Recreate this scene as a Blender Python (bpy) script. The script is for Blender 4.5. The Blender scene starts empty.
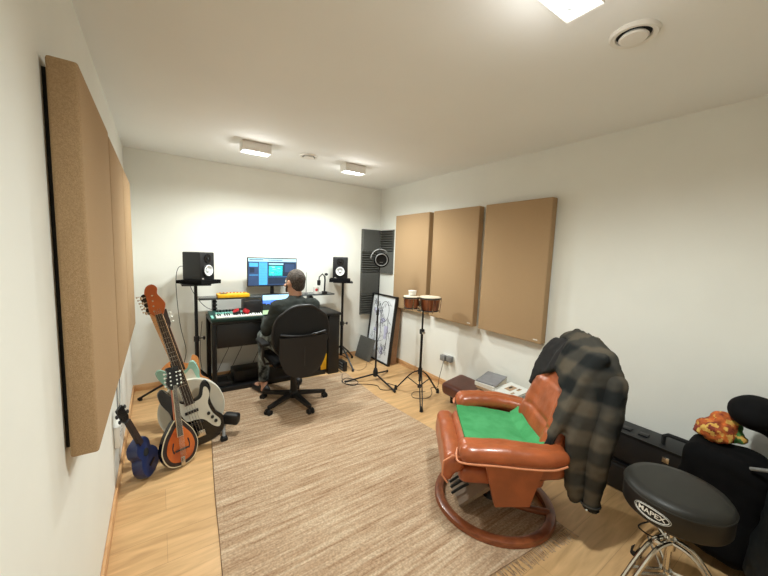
import bpy, bmesh, math, random
from mathutils import Vector, Matrix, Euler, noise
random.seed(7)
PI = math.pi
SC = bpy.context.scene
COL = SC.collection

# ---------------------------------------------------------------- materials
def lin(c):
    return tuple(((v/255)/12.92 if v/255 <= .04045 else (((v/255)+.055)/1.055)**2.4) for v in c)
def mat(name, rgb, rough=.6, metal=0.0, var=.08, scale=20, bump=0.0, bscale=60, emit=0, spec=.5, stretch=None, sheen=0, coat=0, rgb2=None):
    m = bpy.data.materials.new(name); m.use_nodes = True
    nt = m.node_tree; N = nt.nodes; L = nt.links
    b = N['Principled BSDF']
    c = lin(rgb)
    b.inputs['Roughness'].default_value = rough
    b.inputs['Metallic'].default_value = metal
    b.inputs['Specular IOR Level'].default_value = spec
    if sheen: b.inputs['Sheen Weight'].default_value = sheen
    if coat: b.inputs['Coat Weight'].default_value = coat; b.inputs['Coat Roughness'].default_value = .15
    tc = N.new('ShaderNodeTexCoord'); mp = N.new('ShaderNodeMapping')
    L.new(tc.outputs['Object'], mp.inputs['Vector'])
    if stretch: mp.inputs['Scale'].default_value = stretch
    n = N.new('ShaderNodeTexNoise'); n.inputs['Scale'].default_value = scale; n.inputs['Detail'].default_value = 4
    L.new(mp.outputs[0], n.inputs['Vector'])
    r = N.new('ShaderNodeValToRGB')
    c2 = lin(rgb2) if rgb2 else tuple(v*(1-var) for v in c)
    c1 = c if rgb2 else tuple(min(1, v*(1+var)) for v in c)
    r.color_ramp.elements[0].position = .35; r.color_ramp.elements[1].position = .65
    r.color_ramp.elements[0].color = (*c2, 1); r.color_ramp.elements[1].color = (*c1, 1)
    L.new(n.outputs['Fac'], r.inputs['Fac']); L.new(r.outputs['Color'], b.inputs['Base Color'])
    if bump:
        n2 = N.new('ShaderNodeTexNoise'); n2.inputs['Scale'].default_value = bscale; n2.inputs['Detail'].default_value = 3
        L.new(mp.outputs[0], n2.inputs['Vector'])
        bp = N.new('ShaderNodeBump'); bp.inputs['Strength'].default_value = bump; bp.inputs['Distance'].default_value = .01
        L.new(n2.outputs['Fac'], bp.inputs['Height']); L.new(bp.outputs[0], b.inputs['Normal'])
    if emit:
        L.new(r.outputs['Color'], b.inputs['Emission Color']); b.inputs['Emission Strength'].default_value = emit
    return m
def floor_mat():
    m = mat('oak planks', (214, 172, 118), .42, spec=.4); nt = m.node_tree; N = nt.nodes; L = nt.links; b = N['Principled BSDF']
    for l in list(b.inputs['Base Color'].links): L.remove(l)
    tc = N.new('ShaderNodeTexCoord')
    br = N.new('ShaderNodeTexBrick'); br.inputs['Scale'].default_value = 1; br.inputs['Brick Width'].default_value = 1.5; br.inputs['Row Height'].default_value = .19
    br.inputs['Mortar Size'].default_value = .001; br.inputs['Mortar Smooth'].default_value = .3; br.offset = .37
    br.inputs['Color1'].default_value = (*lin((214, 178, 130)), 1); br.inputs['Color2'].default_value = (*lin((205, 166, 118)), 1); br.inputs['Mortar'].default_value = (*lin((176, 140, 98)), 1)
    L.new(tc.outputs['Object'], br.inputs['Vector'])
    mp = N.new('ShaderNodeMapping'); mp.inputs['Scale'].default_value = (1.2, 9, 1); L.new(tc.outputs['Object'], mp.inputs['Vector'])
    n = N.new('ShaderNodeTexNoise'); n.inputs['Scale'].default_value = 3; n.inputs['Detail'].default_value = 6; n.inputs['Distortion'].default_value = .6
    L.new(mp.outputs[0], n.inputs['Vector'])
    r = N.new('ShaderNodeValToRGB'); r.color_ramp.elements[0].position = .3; r.color_ramp.elements[1].position = .7
    r.color_ramp.elements[0].color = (.80, .75, .69, 1); r.color_ramp.elements[1].color = (1.12, 1.1, 1.08, 1)
    L.new(n.outputs['Fac'], r.inputs['Fac'])
    mx = N.new('ShaderNodeMix'); mx.data_type = 'RGBA'; mx.blend_type = 'MULTIPLY'; mx.inputs[0].default_value = 1
    L.new(br.outputs['Color'], mx.inputs[6]); L.new(r.outputs['Color'], mx.inputs[7]); L.new(mx.outputs[2], b.inputs['Base Color'])
    return m
def rug_mat():
    m = mat('woven jute', (205, 178, 145), .95, spec=.1); nt = m.node_tree; N = nt.nodes; L = nt.links; b = N['Principled BSDF']
    for l in list(b.inputs['Base Color'].links): L.remove(l)
    tc = N.new('ShaderNodeTexCoord')
    mp = N.new('ShaderNodeMapping'); mp.inputs['Scale'].default_value = (1.3, 26, 1); L.new(tc.outputs['Object'], mp.inputs['Vector'])
    n = N.new('ShaderNodeTexNoise'); n.inputs['Scale'].default_value = 1.6; n.inputs['Detail'].default_value = 7; n.inputs['Roughness'].default_value = .7
    L.new(mp.outputs[0], n.inputs['Vector'])
    r = N.new('ShaderNodeValToRGB'); e = r.color_ramp.elements
    e[0].position = .3; e[0].color = (*lin((140, 108, 82)), 1); e[1].position = .66; e[1].color = (*lin((208, 188, 162)), 1)
    k = e.new(.46); k.color = (*lin((180, 152, 124)), 1)
    L.new(n.outputs['Fac'], r.inputs['Fac'])
    n3 = N.new('ShaderNodeTexNoise'); n3.inputs['Scale'].default_value = 90; n3.inputs['Detail'].default_value = 2
    L.new(tc.outputs['Object'], n3.inputs['Vector'])
    r3 = N.new('ShaderNodeValToRGB'); r3.color_ramp.elements[0].color = (.74, .72, .70, 1); r3.color_ramp.elements[1].color = (1.16, 1.16, 1.16, 1)
    r3.color_ramp.elements[0].position = .3; r3.color_ramp.elements[1].position = .7
    L.new(n3.outputs['Fac'], r3.inputs['Fac'])
    mx = N.new('ShaderNodeMix'); mx.data_type = 'RGBA'; mx.blend_type = 'MULTIPLY'; mx.inputs[0].default_value = 1
    L.new(r.outputs['Color'], mx.inputs[6]); L.new(r3.outputs['Color'], mx.inputs[7]); L.new(mx.outputs[2], b.inputs['Base Color'])
    bp = N.new('ShaderNodeBump'); bp.inputs['Strength'].default_value = .6; bp.inputs['Distance'].default_value = .006
    L.new(n3.outputs['Fac'], bp.inputs['Height']); L.new(bp.outputs[0], b.inputs['Normal'])
    return m
def plaid_mat():
    m = mat('plaid flannel', (70, 68, 62), .95, spec=.08); nt = m.node_tree; N = nt.nodes; L = nt.links; b = N['Principled BSDF']
    for l in list(b.inputs['Base Color'].links): L.remove(l)
    tc = N.new('ShaderNodeTexCoord'); sp = N.new('ShaderNodeSeparateXYZ')
    nz = N.new('ShaderNodeTexNoise'); nz.inputs['Scale'].default_value = 5; L.new(tc.outputs['Object'], nz.inputs['Vector'])
    ad = N.new('ShaderNodeVectorMath'); ad.operation = 'MULTIPLY_ADD'; L.new(nz.outputs['Color'], ad.inputs[0]); ad.inputs[1].default_value = (.02, .02, .02)
    L.new(tc.outputs['Object'], ad.inputs[2]); L.new(ad.outputs[0], sp.inputs[0])
    def band(out, f, ph, add=None):
        src = out
        if add is not None:
            s = N.new('ShaderNodeMath'); s.operation = 'ADD'; L.new(out, s.inputs[0]); L.new(add, s.inputs[1]); src = s.outputs[0]
        a = N.new('ShaderNodeMath'); a.operation = 'MULTIPLY_ADD'; a.inputs[1].default_value = f; a.inputs[2].default_value = ph; L.new(src, a.inputs[0])
        c = N.new('ShaderNodeMath'); c.operation = 'SINE'; L.new(a.outputs[0], c.inputs[0])
        r = N.new('ShaderNodeMapRange'); r.inputs['From Min'].default_value = -.6; r.inputs['From Max'].default_value = .6; r.interpolation_type = 'SMOOTHSTEP'; L.new(c.outputs[0], r.inputs['Value'])
        return r.outputs[0]
    h = band(sp.outputs['Z'], 42, .6); v = band(sp.outputs['X'], 30, 1.0, sp.outputs['Y'])
    s = N.new('ShaderNodeMath'); s.operation = 'ADD'; L.new(h, s.inputs[0]); L.new(v, s.inputs[1])
    q = N.new('ShaderNodeMath'); q.operation = 'MULTIPLY'; q.inputs[1].default_value = .5; L.new(s.outputs[0], q.inputs[0])
    r = N.new('ShaderNodeValToRGB'); e = r.color_ramp.elements
    e[0].color = (*lin((34, 36, 36)), 1); e[1].color = (*lin((86, 79, 68)), 1); k = e.new(.5); k.color = (*lin((62, 60, 55)), 1)
    L.new(q.outputs[0], r.inputs['Fac']); L.new(r.outputs['Color'], b.inputs['Base Color'])
    return m
def weave_mat(name, c1, c2, scale=140):
    m = mat(name, c1, .95, spec=.1, rgb2=c2, scale=scale, bump=.25, bscale=scale*1.5)
    return m

M = dict(
 wall=mat('painted plaster', (234, 234, 226), .75, var=.015, scale=3, bump=.03, bscale=120),
 ceil=mat('ceiling paint', (243, 245, 244), .8, var=.01, scale=2),
 floor=floor_mat(), rug=rug_mat(), plaid=plaid_mat(),
 basewood=mat('pine skirting', (222, 180, 132), .45, rgb2=(196, 146, 98), scale=6, stretch=(1, 1, 8)),
 panel=weave_mat('tan acoustic cloth', (186, 157, 122), (167, 138, 104), 320),
 foam=mat('charcoal foam', (98, 98, 94), .95, var=.1, scale=80, spec=.1),
 white=mat('white enamel', (236, 234, 228), .4, var=.01),
 tag=mat('white tag', (225, 222, 214), .6, var=.02),
 led=mat('led disc', (240, 246, 255), .5, var=0, emit=4),
 dark=mat('shadow gap black', (24, 24, 24), .8),
 black=mat('black plastic', (17, 17, 19), .5, var=.1, bump=.04, bscale=200),
 blackm=mat('black powder coated metal', (20, 20, 22), .4, metal=.3, var=.1),
 gloss=mat('black gloss', (16, 16, 18), .12, var=.05),
 desk=mat('black desk laminate', (15, 16, 18), .4, var=.15, scale=30),
 greytop=mat('grey glass shelf', (70, 76, 78), .2, var=.1),
 chrome=mat('chrome', (205, 200, 190), .22, metal=1, var=.03),
 grey=mat('grey plastic', (128, 128, 126), .6, var=.06),
 rubber=mat('rubber', (18, 18, 18), .8),
 cone=mat('white speaker cone', (228, 230, 230), .5, var=.02),
 yellow=mat('yellow painted metal', (236, 178, 30), .4, var=.08),
 teal=mat('teal lit keys', (140, 205, 190), .5, var=.1),
 tealdark=mat('dark green panel', (26, 62, 58), .5, var=.2),
 ivory=mat('ivory keys', (226, 230, 222), .35, var=.02),
 red=mat('red leatherette', (190, 32, 44), .45, var=.15),
 leather=mat('tan orange leather', (166, 87, 49), .34, var=.16, scale=9, bump=.12, bscale=70, spec=.55, coat=.25),
 piping=mat('pale leather piping', (214, 142, 104), .4, var=.06),
 brownlea=mat('dark brown leather', (92, 52, 42), .34, var=.15, scale=10, bump=.1, bscale=60),
 wood=mat('stained beech', (150, 84, 48), .35, rgb2=(118, 62, 36), scale=8, stretch=(2, 2, 9), coat=.2),
 fanwood=mat('grey brown base', (138, 118, 98), .5, var=.1),
 towel=mat('green terry towel', (84, 164, 108), .98, rgb2=(70, 148, 92), scale=12, bump=.3, bscale=220, spec=.05),
 nylon=mat('black nylon', (20, 25, 26), .58, var=.3, scale=14, bump=.15, bscale=25, spec=.5),
 felt=mat('black felt', (18, 18, 19), .95, var=.1, spec=.1),
 vinyl=mat('dark vinyl', (36, 35, 31), .48, var=.06, bump=.06, bscale=180, spec=.35),
 vinylside=mat('dark vinyl side', (17, 17, 16), .5, var=.1),
 logo=mat('printed white', (222, 222, 214), .6, var=0),
 lining=mat('black lining', (22, 20, 20), .9),
 skin=mat('skin', (196, 148, 122), .55, var=.05, scale=12),
 hair=mat('dark brown greying hair', (96, 86, 78), .8, rgb2=(46, 38, 34), scale=90, bump=.6, bscale=150),
 sweat=mat('charcoal sweatshirt', (58, 62, 60), .95, var=.12, scale=25, bump=.2, bscale=50, spec=.1),
 jeans=mat('patterned grey trousers', (150, 160, 158), .95, rgb2=(40, 43, 46), scale=14, spec=.1),
 mesh=mat('black chair mesh', (12, 13, 14), .8, var=.2, scale=200),
 natural=mat('natural spruce', (224, 150, 88), .3, rgb2=(208, 130, 68), scale=5, stretch=(12, 1, 12), coat=.4),
 maho=mat('orange maple headstock', (190, 96, 40), .3, rgb2=(166, 78, 34), scale=6, coat=.4),
 maple=mat('maple neck', (222, 168, 108), .35, var=.06, coat=.3),
 rosew=mat('rosewood fingerboard', (44, 32, 28), .45, var=.2),
 mint=mat('mint lacquer', (150, 196, 180), .25, var=.04, coat=.4),
 pick=mat('cream pickguard', (216, 214, 200), .35, var=.02),
 drumhead=mat('cream drum skin', (214, 208, 190), .55, var=.05, scale=6),
 burst=mat('sunburst orange', (214, 118, 50), .25, rgb2=(158, 66, 30), scale=5, coat=.5),
 cream=mat('cream binding', (224, 212, 180), .4, var=.02),
 blue=mat('blue lacquer', (34, 48, 92), .3, var=.2, scale=8, coat=.3),
 bongo=mat('bongo wood', (150, 84, 46), .3, rgb2=(92, 46, 26), scale=6, stretch=(8, 8, 1), coat=.4),
 bhead=mat('bongo skin', (226, 214, 192), .6, var=.05, scale=12),
 paper=mat('drawing paper', (224, 228, 232), .7, var=.02),
 ink=mat('ink lines', (40, 42, 60), .7, var=0),
 lilac=mat('lilac wash', (196, 196, 222), .7, var=.03),
 magw=mat('magazine white', (222, 222, 216), .4, var=.03),
 magg=mat('magazine grey', (128, 128, 132), .35, var=.08),
 magt=mat('magazine tan', (170, 140, 110), .5, var=.08),
 pages=mat('paper pages', (214, 208, 192), .8, var=.06, scale=60, stretch=(1, 1, 20)),
 orangep=mat('orange patterned cloth', (214, 112, 44), .8, rgb2=(122, 44, 30), scale=26),
 yelp=mat('yellow patterned cloth', (224, 190, 96), .8, rgb2=(206, 130, 60), scale=30),
 greenp=mat('green patterned cloth', (92, 150, 76), .8, rgb2=(60, 96, 50), scale=30),
 brownboard=mat('brown fibre board', (150, 116, 88), .8, var=.08),
 s0=mat('screen navy', (44, 62, 92), .4, var=.05, emit=.6),
 s1=mat('screen bar', (150, 196, 214), .4, var=.05, emit=.6),
 s2=mat('screen sky blue', (70, 150, 210), .4, var=.05, emit=.6),
 s3=mat('screen teal', (40, 170, 170), .4, var=.4, scale=200, emit=.6),
 s4=mat('screen dark', (28, 40, 58), .4, var=.1, emit=.8),
 w0=mat('wallpaper sky', (150, 200, 235), .4, var=.05, emit=1),
 w1=mat('wallpaper blue', (70, 110, 210), .4, var=.1, emit=1),
 w2=mat('wallpaper hills', (36, 42, 40), .4, var=.5, scale=120, emit=.8),
 w3=mat('wallpaper grass', (150, 180, 140), .4, var=.1, emit=.9),
)

# ---------------------------------------------------------------- mesh helpers
def align(p0, p1):
    d = (Vector(p1)-Vector(p0)); z = d.normalized() if d.length > 1e-9 else Vector((0, 0, 1))
    a = Vector((0, 0, 1)) if abs(z.z) < .95 else Vector((1, 0, 0))
    x = a.cross(z).normalized(); y = z.cross(x)
    return Matrix((x, y, z)).transposed().to_4x4()
def TR(loc=(0, 0, 0), rot=(0, 0, 0)):
    return Matrix.Translation(loc) @ Euler(rot).to_matrix().to_4x4()
class MB:
    def __init__(s): s.bm = bmesh.new(); s.mi = 0; s.T = Matrix.Identity(4)
    def _add(s, vs, fs, smooth=False):
        bv = [s.bm.verts.new(s.T @ Vector(v)) for v in vs]
        out = []
        for f in fs:
            try: g = s.bm.faces.new([bv[i] for i in f]); g.material_index = s.mi; g.smooth = smooth; out.append(g)
            except ValueError: pass
        return bv, out
    def box(s, c, size, rot=(0, 0, 0), bev=0, seg=2):
        b = bmesh.new(); bmesh.ops.create_cube(b, size=1)
        for v in b.verts: v.co = Vector((v.co.x*size[0], v.co.y*size[1], v.co.z*size[2]))
        if bev: bmesh.ops.bevel(b, geom=list(b.edges), offset=min(bev, min(size)*.49), segments=seg, profile=.5, affect='EDGES')
        m = TR(c, rot)
        b.verts.index_update()
        s._add([m @ v.co for v in b.verts], [[v.index for v in f.verts] for f in b.faces], False); b.free(); return s
    def cyl(s, p0, p1, r0, r1=None, n=16, caps=True):
        r1 = r0 if r1 is None else r1; m = align(p0, p1).to_3x3(); p0 = Vector(p0); p1 = Vector(p1); vs = []
        for p, r in ((p0, r0), (p1, r1)):
            for i in range(n):
                a = 2*PI*i/n; vs.append(p + m @ Vector((r*math.cos(a), r*math.sin(a), 0)))
        fs = [[i, (i+1) % n, n+(i+1) % n, n+i] for i in range(n)]
        if caps: fs += [list(range(n))[::-1], list(range(n, 2*n))]
        s._add(vs, fs, False); return s
    def lathe(s, prof, n=32, m=None, cap=True):
        m = m or Matrix.Identity(4); vs = []; k = len(prof)
        for r, z in prof:
            for i in range(n):
                a = 2*PI*i/n; vs.append(m @ Vector((max(r, 1e-5)*math.cos(a), max(r, 1e-5)*math.sin(a), z)))
        fs = [[j*n+i, j*n+(i+1) % n, (j+1)*n+(i+1) % n, (j+1)*n+i] for j in range(k-1) for i in range(n)]
        if cap: fs += [list(range(n))[::-1], list(range((k-1)*n, k*n))]
        s._add(vs, fs); return s
    def tube(s, pts, r, n=8, closed=False):
        pts = [Vector(p) for p in pts]; k = len(pts); R = r if isinstance(r, (list, tuple)) else [r]*k
        vs = []; up = None
        for i, p in enumerate(pts):
            if closed: t = pts[(i+1) % k]-pts[i-1]
            else: t = pts[min(i+1, k-1)]-pts[max(i-1, 0)]
            t.normalize()
            if up is None: up = Vector((0, 0, 1)) if abs(t.z) < .9 else Vector((1, 0, 0))
            x = up.cross(t); x = x.normalized() if x.length > 1e-6 else Vector((1, 0, 0)); y = t.cross(x).normalized(); up = y
            for j in range(n):
                a = 2*PI*j/n; vs.append(p + (x*math.cos(a)+y*math.sin(a))*R[i])
        kk = k if closed else k-1
        fs = [[i*n+j, i*n+(j+1) % n, ((i+1) % k)*n+(j+1) % n, ((i+1) % k)*n+j] for i in range(kk) for j in range(n)]
        if not closed: fs += [list(range(n))[::-1], list(range((k-1)*n, k*n))]
        s._add(vs, fs, True); return s
    def prism(s, out, z0, z1, m=None, inset=0):
        m = m or Matrix.Identity(4); n = len(out)
        cx = sum(p[0] for p in out)/n; cy = sum(p[1] for p in out)/n
        def ring(z, k): return [m @ Vector((cx+(x-cx)*k, cy+(y-cy)*k, z)) for x, y in out]
        if inset:
            d = abs(z1-z0)*.25*(1 if z1 > z0 else -1); rs = [ring(z0, 1-inset), ring(z0+d, 1), ring(z1-d, 1), ring(z1, 1-inset)]
        else: rs = [ring(z0, 1), ring(z1, 1)]
        vs = [v for r in rs for v in r]
        fs = [[j*n+i, j*n+(i+1) % n, (j+1)*n+(i+1) % n, (j+1)*n+i] for j in range(len(rs)-1) for i in range(n)]
        fs += [list(range(n))[::-1], list(range((len(rs)-1)*n, len(rs)*n))]
        s._add(vs, fs); return s
    def ball(s, c, r, rot=(0, 0, 0), seg=20):
        b = bmesh.new(); bmesh.ops.create_uvsphere(b, u_segments=seg, v_segments=seg//2+2, radius=1)
        r = (r, r, r) if not isinstance(r, (tuple, list)) else r; m = TR(c, rot) @ Matrix.Diagonal((*r, 1))
        b.verts.index_update(); s._add([m @ v.co for v in b.verts], [[v.index for v in f.verts] for f in b.faces], True); b.free(); return s
    def grid(s, fn, nu, nv, thick=0, wrap=False):
        P = [[Vector(fn(u/(nu-1), v/(nv-1))) for v in range(nv)] for u in range(nu)]
        vs = [p for r in P for p in r]; fs = [[u*nv+v, (u+1)*nv+v, (u+1)*nv+v+1, u*nv+v+1] for u in range(nu-1) for v in range(nv-1)]
        if thick:
            nr = []
            for u in range(nu):
                for v in range(nv):
                    a = P[min(u+1, nu-1)][v]-P[max(u-1, 0)][v]; b = P[u][min(v+1, nv-1)]-P[u][max(v-1, 0)]
                    nr.append(a.cross(b).normalized())
            N = len(vs); vs += [p-n*thick for p, n in zip(vs, nr)]
            fs += [[i+N for i in f][::-1] for f in fs]
            e = [u*nv for u in range(nu)]; e2 = [u*nv+nv-1 for u in range(nu)]; e3 = list(range(nv)); e4 = [(nu-1)*nv+v for v in range(nv)]
            for L, fl in ((e, 0), (e2, 1), (e3, 1), (e4, 0)):
                for a, b in zip(L, L[1:]): fs.append([a, b, b+N, a+N] if not fl else [b, a, a+N, b+N])
        s._add(vs, fs, True); return s
    def build(s, name, mats, parent=None, loc=None, rot=None, sharp=35):
        bmesh.ops.recalc_face_normals(s.bm, faces=s.bm.faces)
        me = bpy.data.meshes.new(name); s.bm.to_mesh(me); s.bm.free()
        for m_ in (mats if isinstance(mats, (list, tuple)) else [mats]): me.materials.append(M[m_] if isinstance(m_, str) else m_)
        for p in me.polygons: p.use_smooth = True
        me.set_sharp_from_angle(angle=math.radians(sharp))
        o = bpy.data.objects.new(name, me); COL.objects.link(o)
        if parent: o.parent = parent
        if loc: o.location = loc
        if rot: o.rotation_euler = rot
        return o
def blob(name, mb, m, parent=None, vox=.012, smooth=6, disp=None, sharp=80, mats=None):
    """fuse the pieces of mb into one continuous skin (voxel remesh) and relax it"""
    me = bpy.data.meshes.new('t'); bmesh.ops.recalc_face_normals(mb.bm, faces=mb.bm.faces); mb.bm.to_mesh(me); mb.bm.free()
    t = bpy.data.objects.new('t', me); COL.objects.link(t)
    r = t.modifiers.new('r', 'REMESH'); r.mode = 'VOXEL'; r.voxel_size = vox; r.use_smooth_shade = True
    if smooth: s_ = t.modifiers.new('s', 'SMOOTH'); s_.iterations = smooth; s_.factor = .5
    bpy.context.view_layer.update()
    dg = bpy.context.evaluated_depsgraph_get(); ev = t.evaluated_get(dg); nm = bpy.data.meshes.new_from_object(ev)
    bpy.data.objects.remove(t); bpy.data.meshes.remove(me)
    if disp:
        nn = [v.normal.copy() for v in nm.vertices]
        for v, n in zip(nm.vertices, nn): v.co = v.co + n*disp(v.co)
    nm.name = name
    nm.materials.clear(); nm.materials.append(M[m])
    for x in (mats or []): nm.materials.append(M[x])
    for p in nm.polygons: p.use_smooth = True
    o = bpy.data.objects.new(name, nm); COL.objects.link(o)
    if parent: o.parent = parent
    return o
def cap(mb, p0, p1, r0, r1=None):
    r1 = r0 if r1 is None else r1
    mb.ball(p0, r0, seg=16); mb.ball(p1, r1, seg=16); mb.cyl(p0, p1, r0, r1, 16); return mb
def chain(mb, pts, rs):
    for i in range(len(pts)-1): cap(mb, pts[i], pts[i+1], rs[i], rs[i+1])
    return mb
def tag(o, label, cat, group=None):
    o['label'] = label; o['category'] = cat
    if group: o['group'] = group
    return o
def thing(name, label, cat, loc=(0, 0, 0), rz=0, group=None, mtx=None):
    o = bpy.data.objects.new(name, None); COL.objects.link(o); o.empty_display_size = .1
    if mtx is not None: o.matrix_world = mtx
    else: o.location = loc; o.rotation_euler = (0, 0, rz)
    return tag(o, label, cat, group)
def dup(root, label, loc=None, rz=None, rot=None):
    def cp(o, par):
        c = o.copy(); COL.objects.link(c); c.parent = par
        for ch in [x for x in list(COL.objects) if x.parent == o]: cp(ch, c)
        return c
    r = cp(root, None); r['label'] = label
    if loc is not None: r.location = loc
    if rz is not None: r.rotation_euler = (0, 0, rz)
    if rot is not None: r.rotation_euler = rot
    return r
def struct(name, mb, m, **k):
    o = mb.build(name, m, **k); o['kind'] = 'structure'; return o
def spline(pts, n=8, closed=False):
    """catmull-rom"""
    P = [Vector(p) for p in pts]; out = []; k = len(P)
    rng = range(k) if closed else range(k-1)
    for i in rng:
        if closed: a, b, c, d = P[i-1], P[i], P[(i+1) % k], P[(i+2) % k]
        else: a, b, c, d = P[max(i-1, 0)], P[i], P[i+1], P[min(i+2, k-1)]
        for j in range(n):
            t = j/n; out.append(.5*((2*b)+(c-a)*t+(2*a-5*b+4*c-d)*t*t+(3*b-a-3*c+d)*t**3))
    if not closed: out.append(P[-1])
    return out
def sp2(pts, n=6): return [(p.x, p.y) for p in spline([(x, y, 0) for x, y in pts], n, True)]
def cable(name, label, pts, r=.003, m='rubber', group=None):
    o = MB().tube(spline(pts, 8), r, 6).build(name, m); return tag(o, label, 'cable', group)
def text_mesh(txt, size):
    c = bpy.data.curves.new('t', 'FONT'); c.body = txt; c.size = size; c.align_x = 'CENTER'; c.align_y = 'CENTER'; c.extrude = 0; c.offset = size*.02
    o = bpy.data.objects.new('t', c); COL.objects.link(o); bpy.context.view_layer.update()
    me = bpy.data.meshes.new_from_object(o.evaluated_get(bpy.context.evaluated_depsgraph_get()))
    vs = [v.co.copy() for v in me.vertices]; fs = [list(p.vertices) for p in me.polygons]
    bpy.data.objects.remove(o); bpy.data.curves.remove(c); bpy.data.meshes.remove(me); return vs, fs

# ---------------------------------------------------------------- camera
F_, YAW, PIT, ROLL, CH = 329.4657, .6033, -.1036, .0374, 1.4855
cy, sy = math.cos(YAW), math.sin(YAW)
fw = Vector((sy*math.cos(PIT), cy*math.cos(PIT), math.sin(PIT))); r0 = Vector((cy, -sy, 0)); u0 = r0.cross(fw)
rr = math.cos(ROLL)*r0+math.sin(ROLL)*u0; uu = -math.sin(ROLL)*r0+math.cos(ROLL)*u0
cam = bpy.data.cameras.new('camera'); co = bpy.data.objects.new('camera', cam); COL.objects.link(co)
mw = Matrix((rr, uu, -fw)).transposed().to_4x4(); mw.translation = (0, 0, CH); co.matrix_world = mw
cam.sensor_width = 36; cam.lens = F_/768*36; cam.clip_start = .02; SC.camera = co

# ---------------------------------------------------------------- room
XL, XR, YB, YF, HZ = -.243, 2.697, 4.066, -1.7, 2.4
T = .1
def slab(x0, x1, y0, y1, z0, z1): return MB().box(((x0+x1)/2, (y0+y1)/2, (z0+z1)/2), (x1-x0, y1-y0, z1-z0))
struct('floor', slab(XL-T, XR+T, YF-T, YB+T, -T, 0), 'floor')
struct('ceiling', slab(XL-T, XR+T, YF-T, YB+T, HZ, HZ+T), 'ceil')
struct('wall_left', slab(XL-T, XL, YF-T, YB+T, 0, HZ), 'wall')
struct('wall_right', slab(XR, XR+T, YF-T, YB+T, 0, HZ), 'wall')
struct('wall_back', slab(XL, XR, YB, YB+T, 0, HZ), 'wall')
struct('wall_front', slab(XL, XR, YF-T, YF, 0, HZ), 'wall')
def skirt(name, x0, x1, y0, y1):
    struct(name, MB().box(((x0+x1)/2, (y0+y1)/2, .0325), (x1-x0, y1-y0, .065), bev=.004), 'basewood')
skirt('baseboard_left', XL, XL+.014, YF, YB-.014); skirt('baseboard_right', XR-.014, XR, YF, YB-.014); skirt('baseboard_back', XL, XR, YB-.014, YB)

# ---------------------------------------------------------------- rug
rc = [(.37, 3.60), (.34, 3.1), (.308, 2.72), (.25, 2.1), (.205, 1.5), (.13, .93), (.7, .885), (1.25, .84), (1.83, .79), (1.9, 1.3), (1.905, 1.91), (1.86, 2.4), (1.84, 2.75), (1.86, 3.2), (1.88, 3.5), (1.2, 3.56)]
root = thing('woven_rug', 'large beige and brown striped woven rug on the wooden floor', 'rug', (0, 0, 0))
mb = MB(); mb.prism([(x, y) for x, y in rc], .001, .009); mb.build('rug_field', 'rug', root)
mb = MB()
for i in range(150):
    t = i/149; x = .14+t*1.69; y = .93-t*.14; dx = random.uniform(-.02, .02)
    mb.tube([(x, y+.01, .006), (x+dx*.4, y-.02, .005), (x+dx, y-random.uniform(.045, .07), .002)], .0022, 4)
fr = mb.build('fringe', 'rug', root); fr['kind'] = 'stuff'
mb = MB()
mb.tube([(p.x, p.y, .005) for p in spline([(x, y, 0) for x, y in rc[:6]], 4)], .0035, 6); mb.build('edge_binding', mat('brown rug binding', (120, 96, 72), .9), root)

# ---------------------------------------------------------------- acoustic panels
def make_panel(label, group, w, h, t):
    root = thing('sound_absorber', label, 'acoustic panel', group=group)
    mb = MB(); mb.box((t/2+.012, 0, 0), (t, w, h), bev=.008, seg=3); mb.build('cloth_cover', 'panel', root)
    mb = MB(); mb.box((.007, 0, 0), (.013, w-.05, h-.05)); mb.build('backing_frame', 'dark', root)  # its dark colour stands in for shade in the gap behind the panel
    mb = MB(); mb.box((t+.0125, -w/2+.05, -h/2+.03), (.002, .04, .009)); mb.build('brand_tag', 'tag', root)
    return root
G = 'tan cloth acoustic panels on the right wall'
p1 = make_panel('tan acoustic panel on right wall, nearest the armchair and largest in view', G, .655, 1.206, .072)
p1.location = (XR, (2.12+1.464)/2, 1.384); p1.rotation_euler = (0, 0, PI)
# on the right wall the near bottom corner is local +y: mirror the tag
for c in COL.objects:
    if c.parent == p1 and c.name.startswith('brand_tag'): c.location = (0, .655-.1, 0)
dup(p1, 'tan acoustic panel on right wall, middle one, just right of the bongos', (XR, (2.856+2.184)/2, 1.384))
dup(p1, 'tan acoustic panel on right wall next to the corner foam tiles', (XR, (3.577+2.933)/2-.01, 1.384))
q1 = make_panel('tan acoustic panel on left wall, nearest the camera', 'tan cloth acoustic panels on the left wall', .672, 1.13, .066)
for c in list(COL.objects):
    if c.parent == q1 and c.name.startswith('brand_tag'): bpy.data.objects.remove(c)
q1.location = (XL, 1.265+.345, 1.41)
dup(q1, 'tan acoustic panel on left wall, middle one of three', (XL, 1.965+.345, 1.40))
dup(q1, 'tan acoustic panel on left wall, farthest one towards the guitars', (XL, 2.665+.345, 1.40))

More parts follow.
